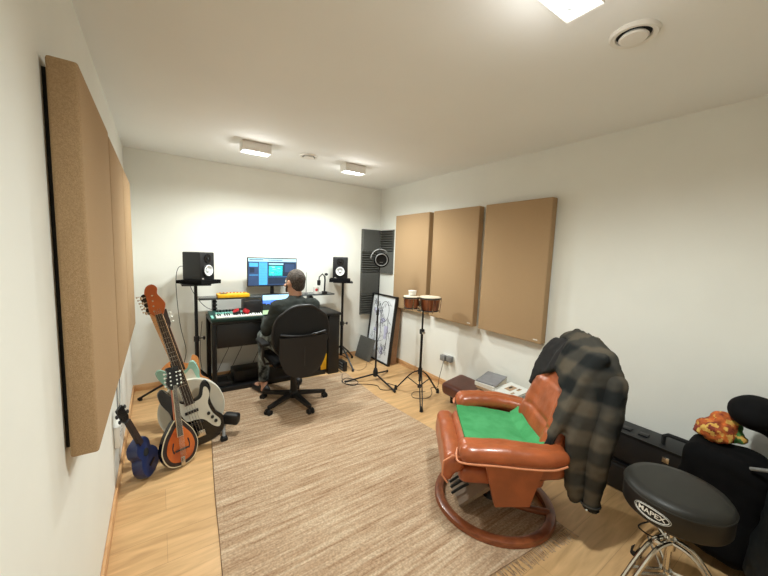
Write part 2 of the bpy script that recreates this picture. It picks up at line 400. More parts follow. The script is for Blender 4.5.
# ---------------------------------------------------------------- foam tiles
def foam_tile(label, group=None, s=.305):
    mb = MB(); n = 9; prof = [(-s/2, 0)]
    for i in range(n):
        x = -s/2+s*i/n; prof += [(x+.001, .012), (x+s/n/2, .048), (x+s/n-.001, .012)]
    prof += [(s/2, 0)]
    # ridges run along local z, teeth along local y(out)
    mb.prism([(x, y) for x, y in prof], -s/2, s/2)
    o = mb.build('foam_tile', 'foam', sharp=20); return tag(o, label, 'foam tile', group)
GF = 'charcoal wedge foam tiles in the back corner'
zs = [1.82-.1525-.306*i for i in range(4)]
tn = ['topmost charcoal foam tile on back wall beside the corner', 'second charcoal foam tile from the top on back wall', 'third charcoal foam tile down on back wall, behind mic stand', 'lowest charcoal foam tile on back wall, just above the drawing frame']
f0 = foam_tile(tn[0], GF); f0.rotation_euler = (0, 0, PI); f0.location = (2.535, YB, zs[0])
for i in (1, 2, 3):
    f = dup(f0, tn[i], (2.535, YB, zs[i]))
    if i % 2: f.rotation_euler = (0, PI/2, PI)
f = dup(f0, 'upper charcoal foam tile on right wall in the corner', (XR, 3.86, zs[0])); f.rotation_euler = Euler((0, PI/2, PI/2)); 
f = dup(f0, 'lower charcoal foam tile on right wall in the corner, behind round pop filter', (XR, 3.86, zs[1])); f.rotation_euler = Euler((0, 0, PI/2))

# ---------------------------------------------------------------- ceiling lights and vents
def make_light(label):
    root = thing('ceiling_light', label, 'ceiling light', group='white twin spot fittings on the ceiling')
    mb = MB(); w, d, h = .24, .12, .08
    for c, s_ in (((0, 0, -.004), (w, d, .008)), ((w/2-.004, 0, -h/2), (.008, d, h)), ((-w/2+.004, 0, -h/2), (.008, d, h)), ((0, d/2-.004, -h/2), (w-.016, .008, h)), ((0, -d/2+.004, -h/2), (w-.016, .008, h))): mb.box(c, s_)
    mb.build('housing', 'white', root)
    mb = MB(); mb.box((0, 0, -.045), (w-.018, d-.018, .006)); mb.build('reflector_plate', 'grey', root)
    for s in (-1, 1):
        mb = MB(); mb.lathe([(.043, 0), (.043, -.012), (.03, -.02), (0, -.022)], 24, TR((s*.056, 0, -.048))); mb.build('lamp', 'led', root)
    return root
LP = [(.735, 3.13, 0, 'twin spot ceiling light on the left, above the left speaker'), (1.73, 3.17, 0, 'twin spot ceiling light above the right side of the desk'), (1.10, .63, 0, 'twin spot ceiling light nearest the camera at the top edge')]
l0 = make_light(LP[0][3]); l0.location = (LP[0][0], LP[0][1], HZ)
for x, y, a, lb in LP[1:]: dup(l0, lb, (x, y, HZ), a)
EN = [33, 33, 36]
for (x, y, a, lb), e in zip(LP, EN):
    for s in (-1, 1):
        L_ = bpy.data.lights.new('spot', 'SPOT'); L_.energy = e; L_.spot_size = math.radians(165); L_.spot_blend = .7; L_.shadow_soft_size = .035
        L_.color = (.95, 1, .965)
        o = bpy.data.objects.new('spot', L_); COL.objects.link(o); o.location = (x+s*.056, y, HZ-.082)
    P_ = bpy.data.lights.new('ceiling_fill', 'POINT'); P_.energy = 1.7; P_.shadow_soft_size = .05; P_.color = (1, .99, .95)  # bodiless point light added below each fitting to brighten the ceiling
    o = bpy.data.objects.new('ceiling_fill', P_); COL.objects.link(o); o.location = (x, y, HZ-.15)
def make_vent(label, r=.085):
    root = thing('ceiling_vent', label, 'air vent', group='round white ceiling vents')
    MB().lathe([(r*.72, 0), (r, 0), (r, -.006), (r*.93, -.014), (r*.74, -.012), (r*.70, -.004)], 40, cap=False).build('ring', 'white', root)
    MB().lathe([(0, 0), (r*.7, 0), (r*.7, -.003), (0, -.003)], 32).build('duct_gap', 'dark', root)
    MB().lathe([(0, -.004), (r*.5, -.006), (r*.6, -.016), (r*.55, -.022), (0, -.024)], 32).build('disc', 'white', root)
    return root
v0 = make_vent('round ceiling vent beside the nearest light'); v0.location = (1.60, .625, HZ)
dup(v0, 'small round ceiling vent between the two far lights', (1.235, 3.16, HZ))

# ---------------------------------------------------------------- desk
root = thing('studio_desk', 'black studio desk with raised shelf against the back wall', 'desk', (0, 0, 0))
MB().box((1.13, 3.80, .738), (1.42, .50, .026), bev=.004).build('desktop', 'desk', root)
for x in (.44, ):
    for y in (3.575, 4.02): MB().box((x, y, .362), (.04, .045, .724), bev=.003).build('leg', 'blackm', root)
MB().box((.44, 3.80, .04), (.04, .4, .04)).build('foot_rail', 'blackm', root)
MB().box((1.745, 3.73, .362), (.14, .34, .724), bev=.004).build('side_cabinet', 'desk', root)
mb = MB(); mb.box((.935, 3.74, .605), (.94, .36, .235), bev=.004); o = mb.build('drawer_box', 'desk', root)
MB().box((.935, 3.552, .605), (.945, .014, .238), bev=.003).build('drawer', 'desk', root)
MB().box((1.085, 3.86, .955), (1.50, .20, .018), bev=.003).build('raised_shelf', 'greytop', root)
for x in (.48, 1.55):
    mb = MB(); mb.box((x, 3.88, .848), (.03, .12, .196), bev=.003)
    for i in range(5): mb.cyl((x-.022, 3.82, .775+i*.036), (x+.022, 3.82, .775+i*.036), .011, n=10)
    mb.build('shelf_support', 'blackm', root)
MB().box((1.05, 3.80, .025), (1.2, .42, .05), bev=.004).build('floor_board', 'desk', root)

# ---------------------------------------------------------------- monitor
root = thing('computer_monitor', 'wide computer monitor showing a blue audio program on the desk shelf', 'monitor', (1.09, 3.85, .964))
W_, H_ = .56, .325; zc = .265
MB().box((0, 0, zc), (W_, .022, H_), bev=.004).build('bezel', 'black', root)
MB().box((0, .02, zc-.02), (.3, .03, .18), bev=.008).build('rear_housing', 'black', root)
MB().box((0, .03, .12), (.04, .02, .22), bev=.004).build('stand_neck', 'black', root)
MB().lathe([(.0, 0), (.10, 0), (.10, .006), (0, .010)], 30, TR((0, .02, 0))).build('stand_foot', 'black', root)
mb = MB(); sw, sh = W_-.02, H_-.022; y = -.0118
def scr(x0, y0, x1, y1, mi, lay, mb=None, sw=sw, sh=sh, zc=zc, y=y):
    mb.mi = mi; x0 = (x0-.5)*sw; x1 = (x1-.5)*sw; a = zc+(.5-y0)*sh; b = zc+(.5-y1)*sh; yy = y-lay*.0002
    mb._add([(x0, yy, b), (x1, yy, b), (x1, yy, a), (x0, yy, a)], [[0, 1, 2, 3]])
S = lambda *a: scr(*a, mb=mb)
S(0, 0, 1, 1, 0, 0); S(0, 0, 1, .11, 1, 1); S(.02, .03, .3, .06, 4, 2); S(.4, .04, .7, .065, 0, 2)
S(.21, .14, .38, .98, 2, 1); S(.02, .16, .19, .30, 2, 1); S(.03, .34, .12, .52, 4, 1); S(.02, .6, .2, .62, 2, 1)
S(.40, .14, .98, .95, 4, 1); S(.41, .17, .72, .22, 1, 2); S(.41, .26, .70, .64, 3, 2)
for i in range(9):
    a = random.uniform(.41, .6); S(a, .27+i*.04, a+random.uniform(.04, .12), .295+i*.04, random.choice([1, 2, 5]), 3)
for i in range(12): S(.22, .18+i*.062, .37, .184+i*.062, 0, 2)
S(.40, .68, .98, .69, 2, 2); S(.75, .2, .96, .5, 0, 2)
mb.build('screen', ['s0', 's1', 's2', 's3', 's4', 'teal'], root)

# ---------------------------------------------------------------- second screen
root = thing('second_screen', 'small second screen with blue sky wallpaper standing on the desk below the monitor', 'monitor', (1.065, 3.64, .7515))
MB().box((0, 0, .135), (.30, .016, .225), bev=.003).build('bezel', 'black', root)
MB().box((0, .05, .004), (.16, .12, .006), bev=.002).build('stand_foot', 'black', root); MB().box((0, .03, .07), (.04, .03, .13), bev=.004).build('stand_neck', 'black', root)
mb = MB()
S = lambda *a: scr(*a, mb=mb, sw=.286, sh=.211, zc=.135, y=-.0085)
S(0, 0, 1, .26, 0, 0); S(0, .26, 1, .5, 1, 0); S(0, .5, 1, .78, 2, 0); S(0, .78, 1, 1, 3, 0)
for i in range(7): S(i*.14, .5-random.uniform(.03, .12), i*.14+.12, .5, 2, 1)
mb.build('screen', ['w0', 'w1', 'w2', 'w3'], root)

# ---------------------------------------------------------------- things on the desk
root = thing('rack_box', 'dark grey equipment box standing left of the laptop', 'equipment box', (.82, 3.70, .7515))
MB().box((0, 0, .094), (.17, .18, .185), bev=.005).build('case', 'black', root)
mb = MB()
for i in range(3): mb.cyl((-.05+i*.05, -.092, .05), (-.05+i*.05, -.104, .05), .011)
mb.build('knobs', 'grey', root)
root = thing('yellow_synth', 'flat yellow desktop synthesizer on the raised shelf', 'synthesizer', (.655, 3.80, .9645))
mb = MB(); mb.box((0, 0, .02), (.31, .15, .036), bev=.005); mb.build('case', 'yellow', root)
mb = MB()
for i in range(8): mb.cyl((-.12+i*.034, .03, .038), (-.12+i*.034, .03, .048), .008, n=10)
mb.build('knobs', mat('orange knobs', (226, 130, 30), .5), root)
MB().box((-.09, .0, .0395), (.06, .05, .003)).build('display', 'black', root)
root = thing('midi_keyboard', 'white-keyed keyboard with teal lit controls at the left of the desk', 'keyboard', (.66, 3.66, .7515)); root.rotation_euler = (.16, 0, 0); root.location.z += .022
mb = MB(); mb.box((0, 0, .02), (.50, .26, .036), bev=.006); mb.build('case', 'tealdark', root)
mb = MB()
for i in range(21): mb.box((-.19+i*.0208, -.075, .042), (.0192, .095, .012), bev=.001, seg=1)
wk = mb.build('white_keys', 'ivory', root)
mb = MB()
for i in range(20):
    if i % 7 not in (2, 6): mb.box((-.18+i*.0208, -.052, .050), (.011, .055, .01), bev=.001, seg=1)
mb.build('black_keys', 'gloss', root)
mb = MB()
for i in range(8): mb.cyl((-.17+i*.03, .075, .038), (-.17+i*.03, .075, .056), .009, n=12)
mb.build('knobs', 'black', root)
mb = MB()
for r_ in range(2):
    for i in range(8): mb.box((-.18+i*.028, .01+r_*.03, .040), (.022, .020, .006), bev=.002)
mb.box((-.232, -.07, .04), (.02, .08, .006)); mb.box((.12, .05, .0395), (.2, .05, .004))
mb.build('pads', 'teal', root)
root = thing('red_headphones', 'red and black headphones lying on the white-keyed keyboard', 'headphones', (.70, 3.60, .815)); root.scale = (.8, .8, .8)
for s in (-1, 1):
    c = MB().lathe([(0, -.018), (.036, -.018), (.042, -.006), (.042, .012), (.034, .02), (0, .02)], 24, TR((s*.055, 0, .02), (0, s*.5, .2))).build('ear_cup', 'red' if s > 0 else 'black', root)
    MB().lathe([(.02, .018), (.04, .02), (.04, .034), (.022, .036)], 24, TR((s*.055, 0, .02), (0, s*.5, .2))).build('ear_pad', 'red', c)
MB().tube([(math.cos(a)*.085, .03+math.sin(a)*.09, .022+.02*math.sin(a)) for a in [PI*i/16 for i in range(17)]], .008).build('headband', 'black', root)
root = thing('mug', 'small white mug with a red mark on the right of the shelf', 'mug', (1.60, 3.80, .9645))
MB().lathe([(0, 0), (.033, 0), (.036, .01), (.036, .085), (.032, .085), (.031, .01), (0, .008)], 28).build('cup', 'white', root)
MB().tube([(.034, 0, .07), (.056, 0, .065), (.06, 0, .045), (.052, 0, .025), (.034, 0, .02)], .005).build('handle', 'white', root)
MB().ball((-.005, -.0345, .05), (.018, .004, .018), seg=14).build('red_mark', 'red', root)
root = thing('antenna', 'thin grey aerial rod standing on the shelf right of the person', 'antenna', (1.49, 3.84, .9645))
mb = MB(); mb.cyl((0, 0, 0), (0, 0, .012), .022); mb.cyl((0, 0, .01), (0, 0, .26), .005, .0035, 8); mb.build('rod', 'grey', root)
root = thing('desk_microphone', 'small black microphone on an articulated arm beside the right speaker', 'microphone', (1.70, 3.77, .9645))
MB().box((0, 0, .015), (.05, .07, .03), bev=.004).build('clamp', 'black', root)
MB().tube([(0, 0, .02), (.005, 0, .17), (.0, 0, .22)], .011).build('upright', 'black', root)
MB().tube([(.0, 0, .215), (-.035, -.01, .245), (-.08, -.02, .21), (-.085, -.02, .15)], .008).build('arm', 'blackm', root)
MB().lathe([(0, -.035), (.018, -.03), (.022, 0), (.02, .03), (0, .037)], 18, TR((-.085, -.022, .14))).build('head', 'black', root)
MB().ball((.02, 0, .24), (.022, .018, .018)).build('knob', 'black', root)

# ---------------------------------------------------------------- speakers and stands
def make_stand(label, h, reach):
    root = thing('speaker_stand', label, 'speaker stand', group='black tripod speaker stands')
    MB().cyl((0, 0, .12), (0, 0, h*.5), .019).cyl((0, 0, h*.5), (0, 0, h-.008), .0155).build('pole', 'blackm', root)
    MB().cyl((0, 0, h*.5-.03), (0, 0, h*.5+.02), .026).build('collar', 'black', root)
    mb = MB(); mb.cyl((.02, -.005, h*.5), (.06, -.01, h*.5), .006).ball((.065, -.01, h*.5), (.012, .02, .02), seg=12); mb.build('knob', 'black', root)
    MB().box((0, 0, h-.008), (.25, .25, .014), bev=.002).build('top_plate', 'blackm', root)
    for k in range(3):
        a = PI*1.0+k*2*PI/3-.06; q_ = reach[k]/.36; d = Vector((math.cos(a), math.sin(a), 0))*q_
        lg = MB().tube([d*.02+Vector((0, 0, .24)), d*.2+Vector((0, 0, .135)), d*.36+Vector((0, 0, .014))], .011).build('leg', 'blackm', root)
        MB().cyl(d*.345+Vector((0, 0, .0)), d*.345+Vector((0, 0, .03)), .016).build('rubber_foot', 'rubber', lg)
        MB().tube([Vector((0, 0, .13)), d*.2+Vector((0, 0, .125))], .006).build('brace', 'blackm', root)
    return root
def make_speaker(label):
    root = thing('studio_speaker', label, 'speaker', group='black studio speakers with white cones')
    w, d, h = .185, .21, .275
    MB().box((0, 0, h/2), (w, d, h), bev=.008, seg=3).build('cabinet', 'black', root)
    f = -d/2; m = lambda z: TR((0, f-.001, z), (PI/2, 0, 0))
    wf = MB().lathe([(.052, -.004), (.062, .0), (.066, .004), (.062, .007), (.056, .004), (.052, -.001)], 36, m(.098), cap=False).build('woofer_ring', 'blackm', root)
    MB().lathe([(.055, .003), (.048, .006), (.042, .001), (.022, -.016), (0, -.016)], 36, TR((0, f-.014, .098), (PI/2, 0, 0)), cap=False).build('woofer_cone', 'cone', root)
    MB().lathe([(.02, -.006), (.016, .004), (.008, .01), (0, .012)], 24, TR((0, f-.008, .098), (PI/2, 0, 0)), cap=False).build('dust_cap', 'cone', root)
    MB().lathe([(.045, 0), (.043, .004), (.02, .001), (.014, .003), (0, .008)], 30, m(.215), cap=False).build('tweeter', 'gloss', root)
    MB().box((-.06, f-.001, .018), (.02, .003, .006)).build('brand_tag', 'tag', root)
    return root
def make_pad(label):
    mb = MB(); mb.prism([(-.15, -.002), (.15, -.002), (.15, .030), (-.15, .036)], -.13, .13, Matrix(((0, 0, 1, 0), (1, 0, 0, 0), (0, 1, 0, 0), (0, 0, 0, 1))))
    o = mb.build('isolation_pad', 'foam'); o.data.materials[0] = M['felt']; return tag(o, label, 'isolation pad', 'black foam pads under the speakers')
HS = 1.122
s0 = make_stand('black tripod speaker stand left of the desk, holding the left speaker', HS, (.5, .34, .26)); s0.location = (.305, 3.76, 0)
s1 = make_stand('black tripod speaker stand behind the right end of the desk', HS-.012, (.28, .34, .30)); s1.location = (1.985, 3.83, 0); s1.rotation_euler = (0, 0, -.46)
k0 = make_speaker('black studio speaker on the left stand, turned towards the chair'); k0.location = (.335, 3.76, HS+.036)
k0.rotation_euler = (0, 0, .72)
k1 = dup(k0, 'black studio speaker on the right stand, facing the camera', (1.935, 3.81, HS+.025), -.50)
i0 = make_pad('black foam pad under the left speaker'); i0.location = (.335, 3.76, HS+.002); i0.rotation_euler = (0, 0, .72)
i1 = dup(i0, 'black foam pad under the right speaker', (1.935, 3.81, HS-.010), -.50)

# ---------------------------------------------------------------- under the desk
root = thing('equipment_case', 'black equipment case on the floor under the desk', 'equipment case', (.80, 3.80, .051))
MB().box((0, 0, .06), (.32, .22, .12), bev=.01).build('case', 'black', root); MB().tube([(-.05, -.115, .06), (-.045, -.14, .06), (.045, -.14, .06), (.05, -.115, .06)], .006).build('handle', 'rubber', root)
root = thing('pedal_unit', 'low black pedal unit on the floor under the left of the desk', 'pedal', (.52, 3.74, .0505))
MB().box((0, 0, .025), (.18, .22, .05), bev=.008).build('case', 'black', root); MB().box((0, -.03, .056), (.12, .1, .012), bev=.004, rot=(.15, 0, 0)).build('treadle', 'rubber', root)
root = thing('power_strip', 'black power strip standing on the floor right of the desk', 'power strip', (1.90, 3.62, 0))
MB().box((0, 0, .06), (.05, .16, .12), bev=.006).build('case', 'black', root)
mb = MB()
for i in range(3): mb.box((-.026, 0, .025+i*.036), (.006, .10, .018), bev=.002)
mb.build('sockets', 'grey', root)
tag(MB().box((1.63, 3.60, .155), (.07, .012, .20), rot=(.05, 0, 0), bev=.002).build('yellow_folder', 'yellow'), 'yellow folder standing against the desk cabinet, right of the office chair', 'folder')
cable('speaker_cable', 'black cable hanging down from the left speaker to the floor', [(.24, 3.84, 1.28), (.17, 3.90, 1.27), (.145, 3.90, 1.10), (.17, 3.92, .7), (.22, 3.95, .4), (.2, 3.98, .2), (.28, 3.98, .006)])
cable('desk_cable', 'black cable looping from the left speaker stand to the desktop', [(.24, 3.86, 1.16), (.3, 3.86, 1.0), (.40, 3.9, .86), (.5, 4.0, .79), (.52, 4.055, .7)], .003)
cable('hanging_cable', 'black cable hanging behind the left desk leg', [(.37, 3.92, .70), (.355, 3.94, .5), (.35, 3.95, .3), (.37, 3.94, .1), (.36, 3.9, .006)], .003)
for i, (x, lb) in enumerate(((.62, 'leftmost black cable drooping under the desk'), (.76, 'second black cable drooping under the desk'), (.98, 'black cable drooping under the desk beside the chair'))):
    cable('underdesk_cable', lb, [(x, 3.95, .50), (x+.02, 3.95, .4), (x-.06, 3.95, .22), (x-.12, 3.945, .09), (x-.15, 3.93, .056)], .003, group='cables under the desk')
cable('floor_cable', 'black cable coiled on the floor between the desk and mic stand', [(1.84, 3.66, .01), (1.83, 3.5, .005), (1.76, 3.36, .014), (1.70, 3.2, .014), (1.76, 3.08, .014), (1.86, 3.16, .014), (1.80, 3.3, .018), (1.70, 3.25, .018), (1.72, 3.13, .02), (1.9, 3.06, .01), (2.0, 2.97, .005), (1.98, 2.86, .005), (2.08, 2.8, .005), (2.18, 2.86, .005), (2.12, 3.0, .006)], .0035)
cable('pale_cable', 'thin pale cable running from the coil towards the right wall', [(2.0, 3.75, .004), (2.05, 3.5, .004), (2.2, 3.55, .004), (2.33, 3.72, .004), (2.34, 3.6, .004)], .0025, 'brownboard')

# ---------------------------------------------------------------- office chair
CC = Vector((1.06, 3.04, 0))
root = thing('office_chair', 'black mesh swivel office chair with the person sitting in it', 'office chair', CC)
for k in range(5):
    a = math.radians(64+72*k); d = Vector((math.cos(a), math.sin(a), 0)); s_ = Vector((-d.y, d.x, 0))
    mb = MB(); mb.prism([(.02, -.03), (.31, -.016), (.325, 0), (.31, .016), (.02, .03)], 0, .03, Matrix.Translation((0, 0, .085)) @ Euler((0, .10, a)).to_matrix().to_4x4(), inset=.0)
    lg = mb.build('base_leg', 'black', root)
    cs = MB()
    for q in (-1, 1): cs.cyl(d*.315+s_*q*.008+Vector((0, 0, .028)), d*.315+s_*q*.028+Vector((0, 0, .028)), .027, n=18)
    cs.cyl(d*.31+Vector((0, 0, .03)), d*.31+Vector((0, 0, .075)), .012, n=10); cs.build('caster', 'rubber', lg)
MB().lathe([(.045, .06), (.045, .11), (.03, .13), (.026, .28), (.018, .29), (.018, .40)], 20).build('gas_column', 'blackm', root)
MB().box((0, 0, .40), (.2, .26, .03), bev=.008).build('tilt_mechanism', 'blackm', root)
mb = MB(); mb.box((0, .02, .465), (.48, .46, .07), bev=.03, seg=4); blob('seat', mb, 'felt', root, .014, 4)
def back_pt(u, v, off=0):
    # u across -1..1, v 0..1 up ; back faces +y (towards desk)
    w = .205+.055*math.sin(PI*min(1, v*1.15)*.9)-.08*max(0, v-.8)/.2*1
    x = u*w; z = .50+v*.50
    y = -.21-.05*v-.03*math.sin(PI*v)+.05*u*u+off
    return Vector((x, y, z))
def outl(n=48):
    P = []
    for i in range(n):
        a = 2*PI*i/n; cu = math.cos(a); sv = math.sin(a); e = .62
        u = math.copysign(abs(cu)**e, cu); v = .5+.5*math.copysign(abs(sv)**e, sv); P.append((u, v))
    return P
OP = outl()
mb = MB(); mb.tube([back_pt(u, v) for u, v in OP], .014, 8, True); mb.build('backrest_frame', 'black', root)
mb = MB(); n = len(OP); rings = []
vs = []; K = 8
for k in range(K+1):
    t = k/K
    for u, v in OP: vs.append(back_pt(u*t, .5+(v-.5)*t, .0))
fs = [[k*n+i, k*n+(i+1) % n, (k+1)*n+(i+1) % n, (k+1)*n+i] for k in range(K) for i in range(n)]
m2 = [v+Vector((0, -.005, 0)) for v in vs]
mb._add(vs+m2, fs+[[i+len(vs) for i in f][::-1] for f in fs], True); mb.build('backrest_mesh', 'mesh', root)
mb = MB(); mb.tube([back_pt(u*.8, .48+.03*u*u, -.035) for u in [i/8-1 for i in range(17)]], .012); mb.build('lumbar_bar', 'blackm', root)
mb = MB(); mb.tube([(0, -.05, .41), (0, -.20, .40), (0, -.28, .48), (0, -.29, .62), (0, -.285, .72)], [.02, .024, .024, .02, .016]); mb.build('back_spine', 'black', root)
mb = MB(); mb.grid(lambda u, v: ((-.5+u)*(.26+.18*min(1, v*2.2)**.6), -.262-.02*v-.03*math.sin(PI*u), .35+.38*v+.03*(2*u-1)**2*(1-v)), 16, 14, .02); mb.build('lumbar_panel', 'black', root)
for s in (-1, 1):
    ar = MB().tube([(s*.16, .03, .415), (s*.26, .03, .42), (s*.285, .02, .48), (s*.285, -.01, .62)], .013).build('armrest_bracket', 'black', root)
    MB().box((s*.285, .03, .635), (.07, .24, .03), bev=.012, seg=3).build('armrest', 'rubber', root)

# ---------------------------------------------------------------- person
pr_ = thing('person', 'person with short dark hair in charcoal sweatshirt, seated at the desk seen from behind', 'person', (CC.x+.03, CC.y, 0))
hipz = .585; lean = 0
# torso joints (local; +y to desk)
pel = Vector((0, -.03, hipz)); chest = Vector((0, .02, .86)); nb = Vector((0, .045, 1.02)); hd = Vector((.0, .065, 1.175))
sh = [Vector((-.168, .03, .945)), Vector((.168, .03, .945))]
el = [Vector((-.255, .10, .72)), Vector((.25, .12, .72))]
wr = [Vector((-.20, .36, .765)), Vector((.15, .37, .77))]
hip = [Vector((-.09, .0, .575)), Vector((.09, .0, .575))]
kn = [Vector((-.20, .40, .59)), Vector((.17, .42, .60))]
an = [Vector((-.22, .36, .15)), Vector((.17, .43, .15))]
toe = [Vector((-.27, .50, .095)), Vector((.19, .58, .095))]
def torso(mb, e=0):
    chain(mb, [pel, Vector((0, -.01, .70)), chest, Vector((0, .04, .95))], [.135+e, .125+e, .135+e, .10+e])
    for s in (0, 1):
        chain(mb, [Vector(((s*2-1)*.06, .0, .62)), Vector(((s*2-1)*.075, .02, .86)), sh[s]], [.11+e, .10+e, .062+e])
def armm(mb, s, e=0, hand=True):
    chain(mb, [Vector((0, .03, .95)), sh[s], (sh[s]+el[s])/2, el[s], (el[s]*.6+wr[s]*.4), wr[s]], [.08+e, .058+e, .05+e, .043+e, .04+e, .027+e])
def hand(mb, s):
    w = wr[s]; d = (wr[s]-el[s]).normalized(); d.z = 0; d.normalize(); r = Vector((d.y, -d.x, 0)); dn = Vector((0, 0, -1))
    p = w+d*.05
    for k in range(4): chain(mb, [w+d*.01, p+r*(k-1.5)*.012], [.018, .014])
    for k, L in enumerate((.066, .076, .072, .056)):
        b = w+d*.085+r*(k-1.5)*.019; chain(mb, [p+r*(k-1.5)*.017, b, b+d*L*.5+dn*.008, b+d*L*.85+dn*.03], [.0125, .0095, .0085, .0075])
    sd = -1 if s else 1
    chain(mb, [w+d*.025+r*.018*sd, w+d*.06+r*.048*sd+dn*.006, w+d*.09+r*.056*sd+dn*.018], [.013, .010, .0085])
def legm(mb, s, e=0):
    chain(mb, [hip[s], (hip[s]+kn[s])/2, kn[s], kn[s]*.68+an[s]*.32+Vector((0, -.015, 0)), an[s]], [.10+e, .083+e, .06+e, .055+e, .037+e])
mb = MB()
torso(mb); [armm(mb, s) for s in (0, 1)]; [hand(mb, s) for s in (0, 1)]; [legm(mb, s) for s in (0, 1)]
for s in (0, 1): chain(mb, [an[s], Vector((an[s].x, an[s].y-.03, .05)), toe[s]*.7+an[s]*.3-Vector((0, 0, .055)), toe[s]-Vector((0, 0, .055))], [.036, .035, .034, .026])
chain(mb, [nb-Vector((0, 0, .03)), hd-Vector((0, .01, .06))], [.068, .058])
HR = Matrix.Translation(hd) @ Euler((.02, .0, .42)).to_matrix().to_4x4()   # looks slightly left
def hp(x, y, z): return HR @ Vector((x, y, z))
mb.ball(hp(0, -.008, .025), (.077, .096, .098), (0, 0, .42)); mb.ball(hp(0, .022, -.035), (.060, .072, .078), (0, 0, .42)); mb.ball(hp(0, .055, -.085), (.035, .032, .026), (0, 0, .42))
chain(mb, [hp(0, .093, .012), hp(0, .112, -.028)], [.009, .013])      # nose
cap(mb, hp(-.02, .086, -.058), hp(.02, .086, -.058), .010); cap(mb, hp(-.035, .082, .028), hp(.035, .082, .028), .010)
for s in (-1, 1):
    mb.ball(hp(s*.082, -.004, -.005), (.012, .022, .036), (0, 0, .42)); mb.ball(hp(s*.05, .075, -.03), .018)
body = blob('body', mb, 'skin', pr_, .0075, 4)
for s in (-1, 1):
    e = MB().ball(hp(s*.031, .083, .006), .0125, seg=12).build('eye', 'white', body)
    MB().ball(hp(s*.031, .094, .006), .0055, seg=10).build('iris', 'dark', e)
def hn(co): return .004*noise.noise(co*60)
mb = MB(); mb.ball(hp(0, -.018, .036), (.083, .098, .098), (0, 0, .42)); mb.ball(hp(0, -.052, -.02), (.068, .055, .062), (0, 0, .42)); 
for s in (-1, 1): cap(mb, hp(s*.070, .025, .04), hp(s*.072, .018, -.02), .014)
blob('hair', mb, 'hair', pr_, .007, 3, hn)
mb = MB()
for s in (-1, 1): cap(mb, hp(s*.058, .042, -.035), hp(s*.04, .07, -.075), .014)
cap(mb, hp(-.025, .085, -.088), hp(.025, .085, -.088), .013); blob('beard', mb, 'hair', pr_, .007, 3, hn)
def wr1(co): return .006*noise.noise(Vector((co.x*14, co.y*14, co.z*26)))+.003*noise.noise(co*40)
mb = MB(); torso(mb, .016); [armm(mb, s, .013) for s in (0, 1)]; cap(mb, nb-Vector((0, 0, .04)), nb-Vector((0, -.0, .0)), .085, .07)
blob('sweatshirt', mb, 'sweat', pr_, .011, 5, wr1)
mb = MB(); [legm(mb, s, .013) for s in (0, 1)]; cap(mb, hip[0], hip[1], .115); cap(mb, pel, pel+Vector((0, 0, .05)), .135)
blob('trousers', mb, 'jeans', pr_, .011, 4, wr1)
for s in (0, 1):
    mb = MB(); d = (toe[s]-an[s]); d.z = 0; d.normalize(); a0 = Vector((an[s].x, an[s].y, .042))
    chain(mb, [a0-d*.05+Vector((0, 0, .004)), a0+d*.04, a0+d*.12-Vector((0, 0, .004)), a0+d*.165-Vector((0, 0, .01))], [.042, .046, .042, .032]); cap(mb, a0-d*.01+Vector((0, 0, .04)), a0, .044)
    blob('shoe', mb, 'black', pr_, .009, 3)

# ---------------------------------------------------------------- mic stand with pop filter
MS = Vector((2.08, 3.13, 0))
root = thing('microphone_stand', 'slim black tripod microphone stand in front of the drawing frame', 'microphone stand', MS)
MB().cyl((0, 0, .05), (0, 0, .80), .011).build('lower_tube', 'blackm', root)
MB().cyl((0, 0, .80), (.005, 0, 1.345), .0075).build('upper_tube', 'blackm', root)
MB().lathe([(.011, .775), (.017, .78), (.017, .83), (.009, .84)], 16).build('clutch', 'black', root)
MB().lathe([(.012, .04), (.028, .05), (.03, .10), (.02, .14), (.012, .15)], 18).build('hub', 'black', root)
for a in (Vector((1.72, 3.22, .014)), Vector((2.07, 2.72, .014)), Vector((2.36, 3.28, .014))):
    e = a-MS; lg = MB().tube([Vector((0, 0, .075))+e*.04, e], .010).build('leg', 'blackm', root)
    MB().cyl(e*.95+Vector((0, 0, .002)), e*1.0+Vector((0, 0, .0)), .0145).build('rubber_foot', 'rubber', lg)
root = thing('pop_filter', 'round black pop filter with a grey ring on top of the mic stand', 'pop filter', (2.095, 3.115, 1.415)); root.rotation_euler = (0, 0, -.5)
m_ = TR((0, 0, 0), (PI/2, 0, 0))
MB().lathe([(.058, -.02), (.082, -.022), (.088, 0), (.082, .022), (.058, .02)], 40, m_, cap=False).build('outer_ring', 'felt', root)
MB().tube([(math.cos(a)*.066, -.024, math.sin(a)*.066) for a in [2*PI*i/40 for i in range(40)]], .0055, 8, True).build('bright_ring', 'grey', root)
MB().lathe([(0, -.004), (.06, -.004), (.06, .004), (0, .004)], 36, m_).build('fabric_disc', 'dark', root)
MB().box((0, -.006, -.028), (.035, .004, .006)).build('printed_mark', 'grey', root)
MB().tube([(0, 0, -.055), (0, .004, -.084)], .010).build('clip', 'grey', root)
MB().tube([(math.cos(a)*.105-.01, .03, math.sin(a)*.105+.012) for a in [PI*(.25+i/20*.75) for i in range(21)]], .007).build('shield_arm', 'grey', root)

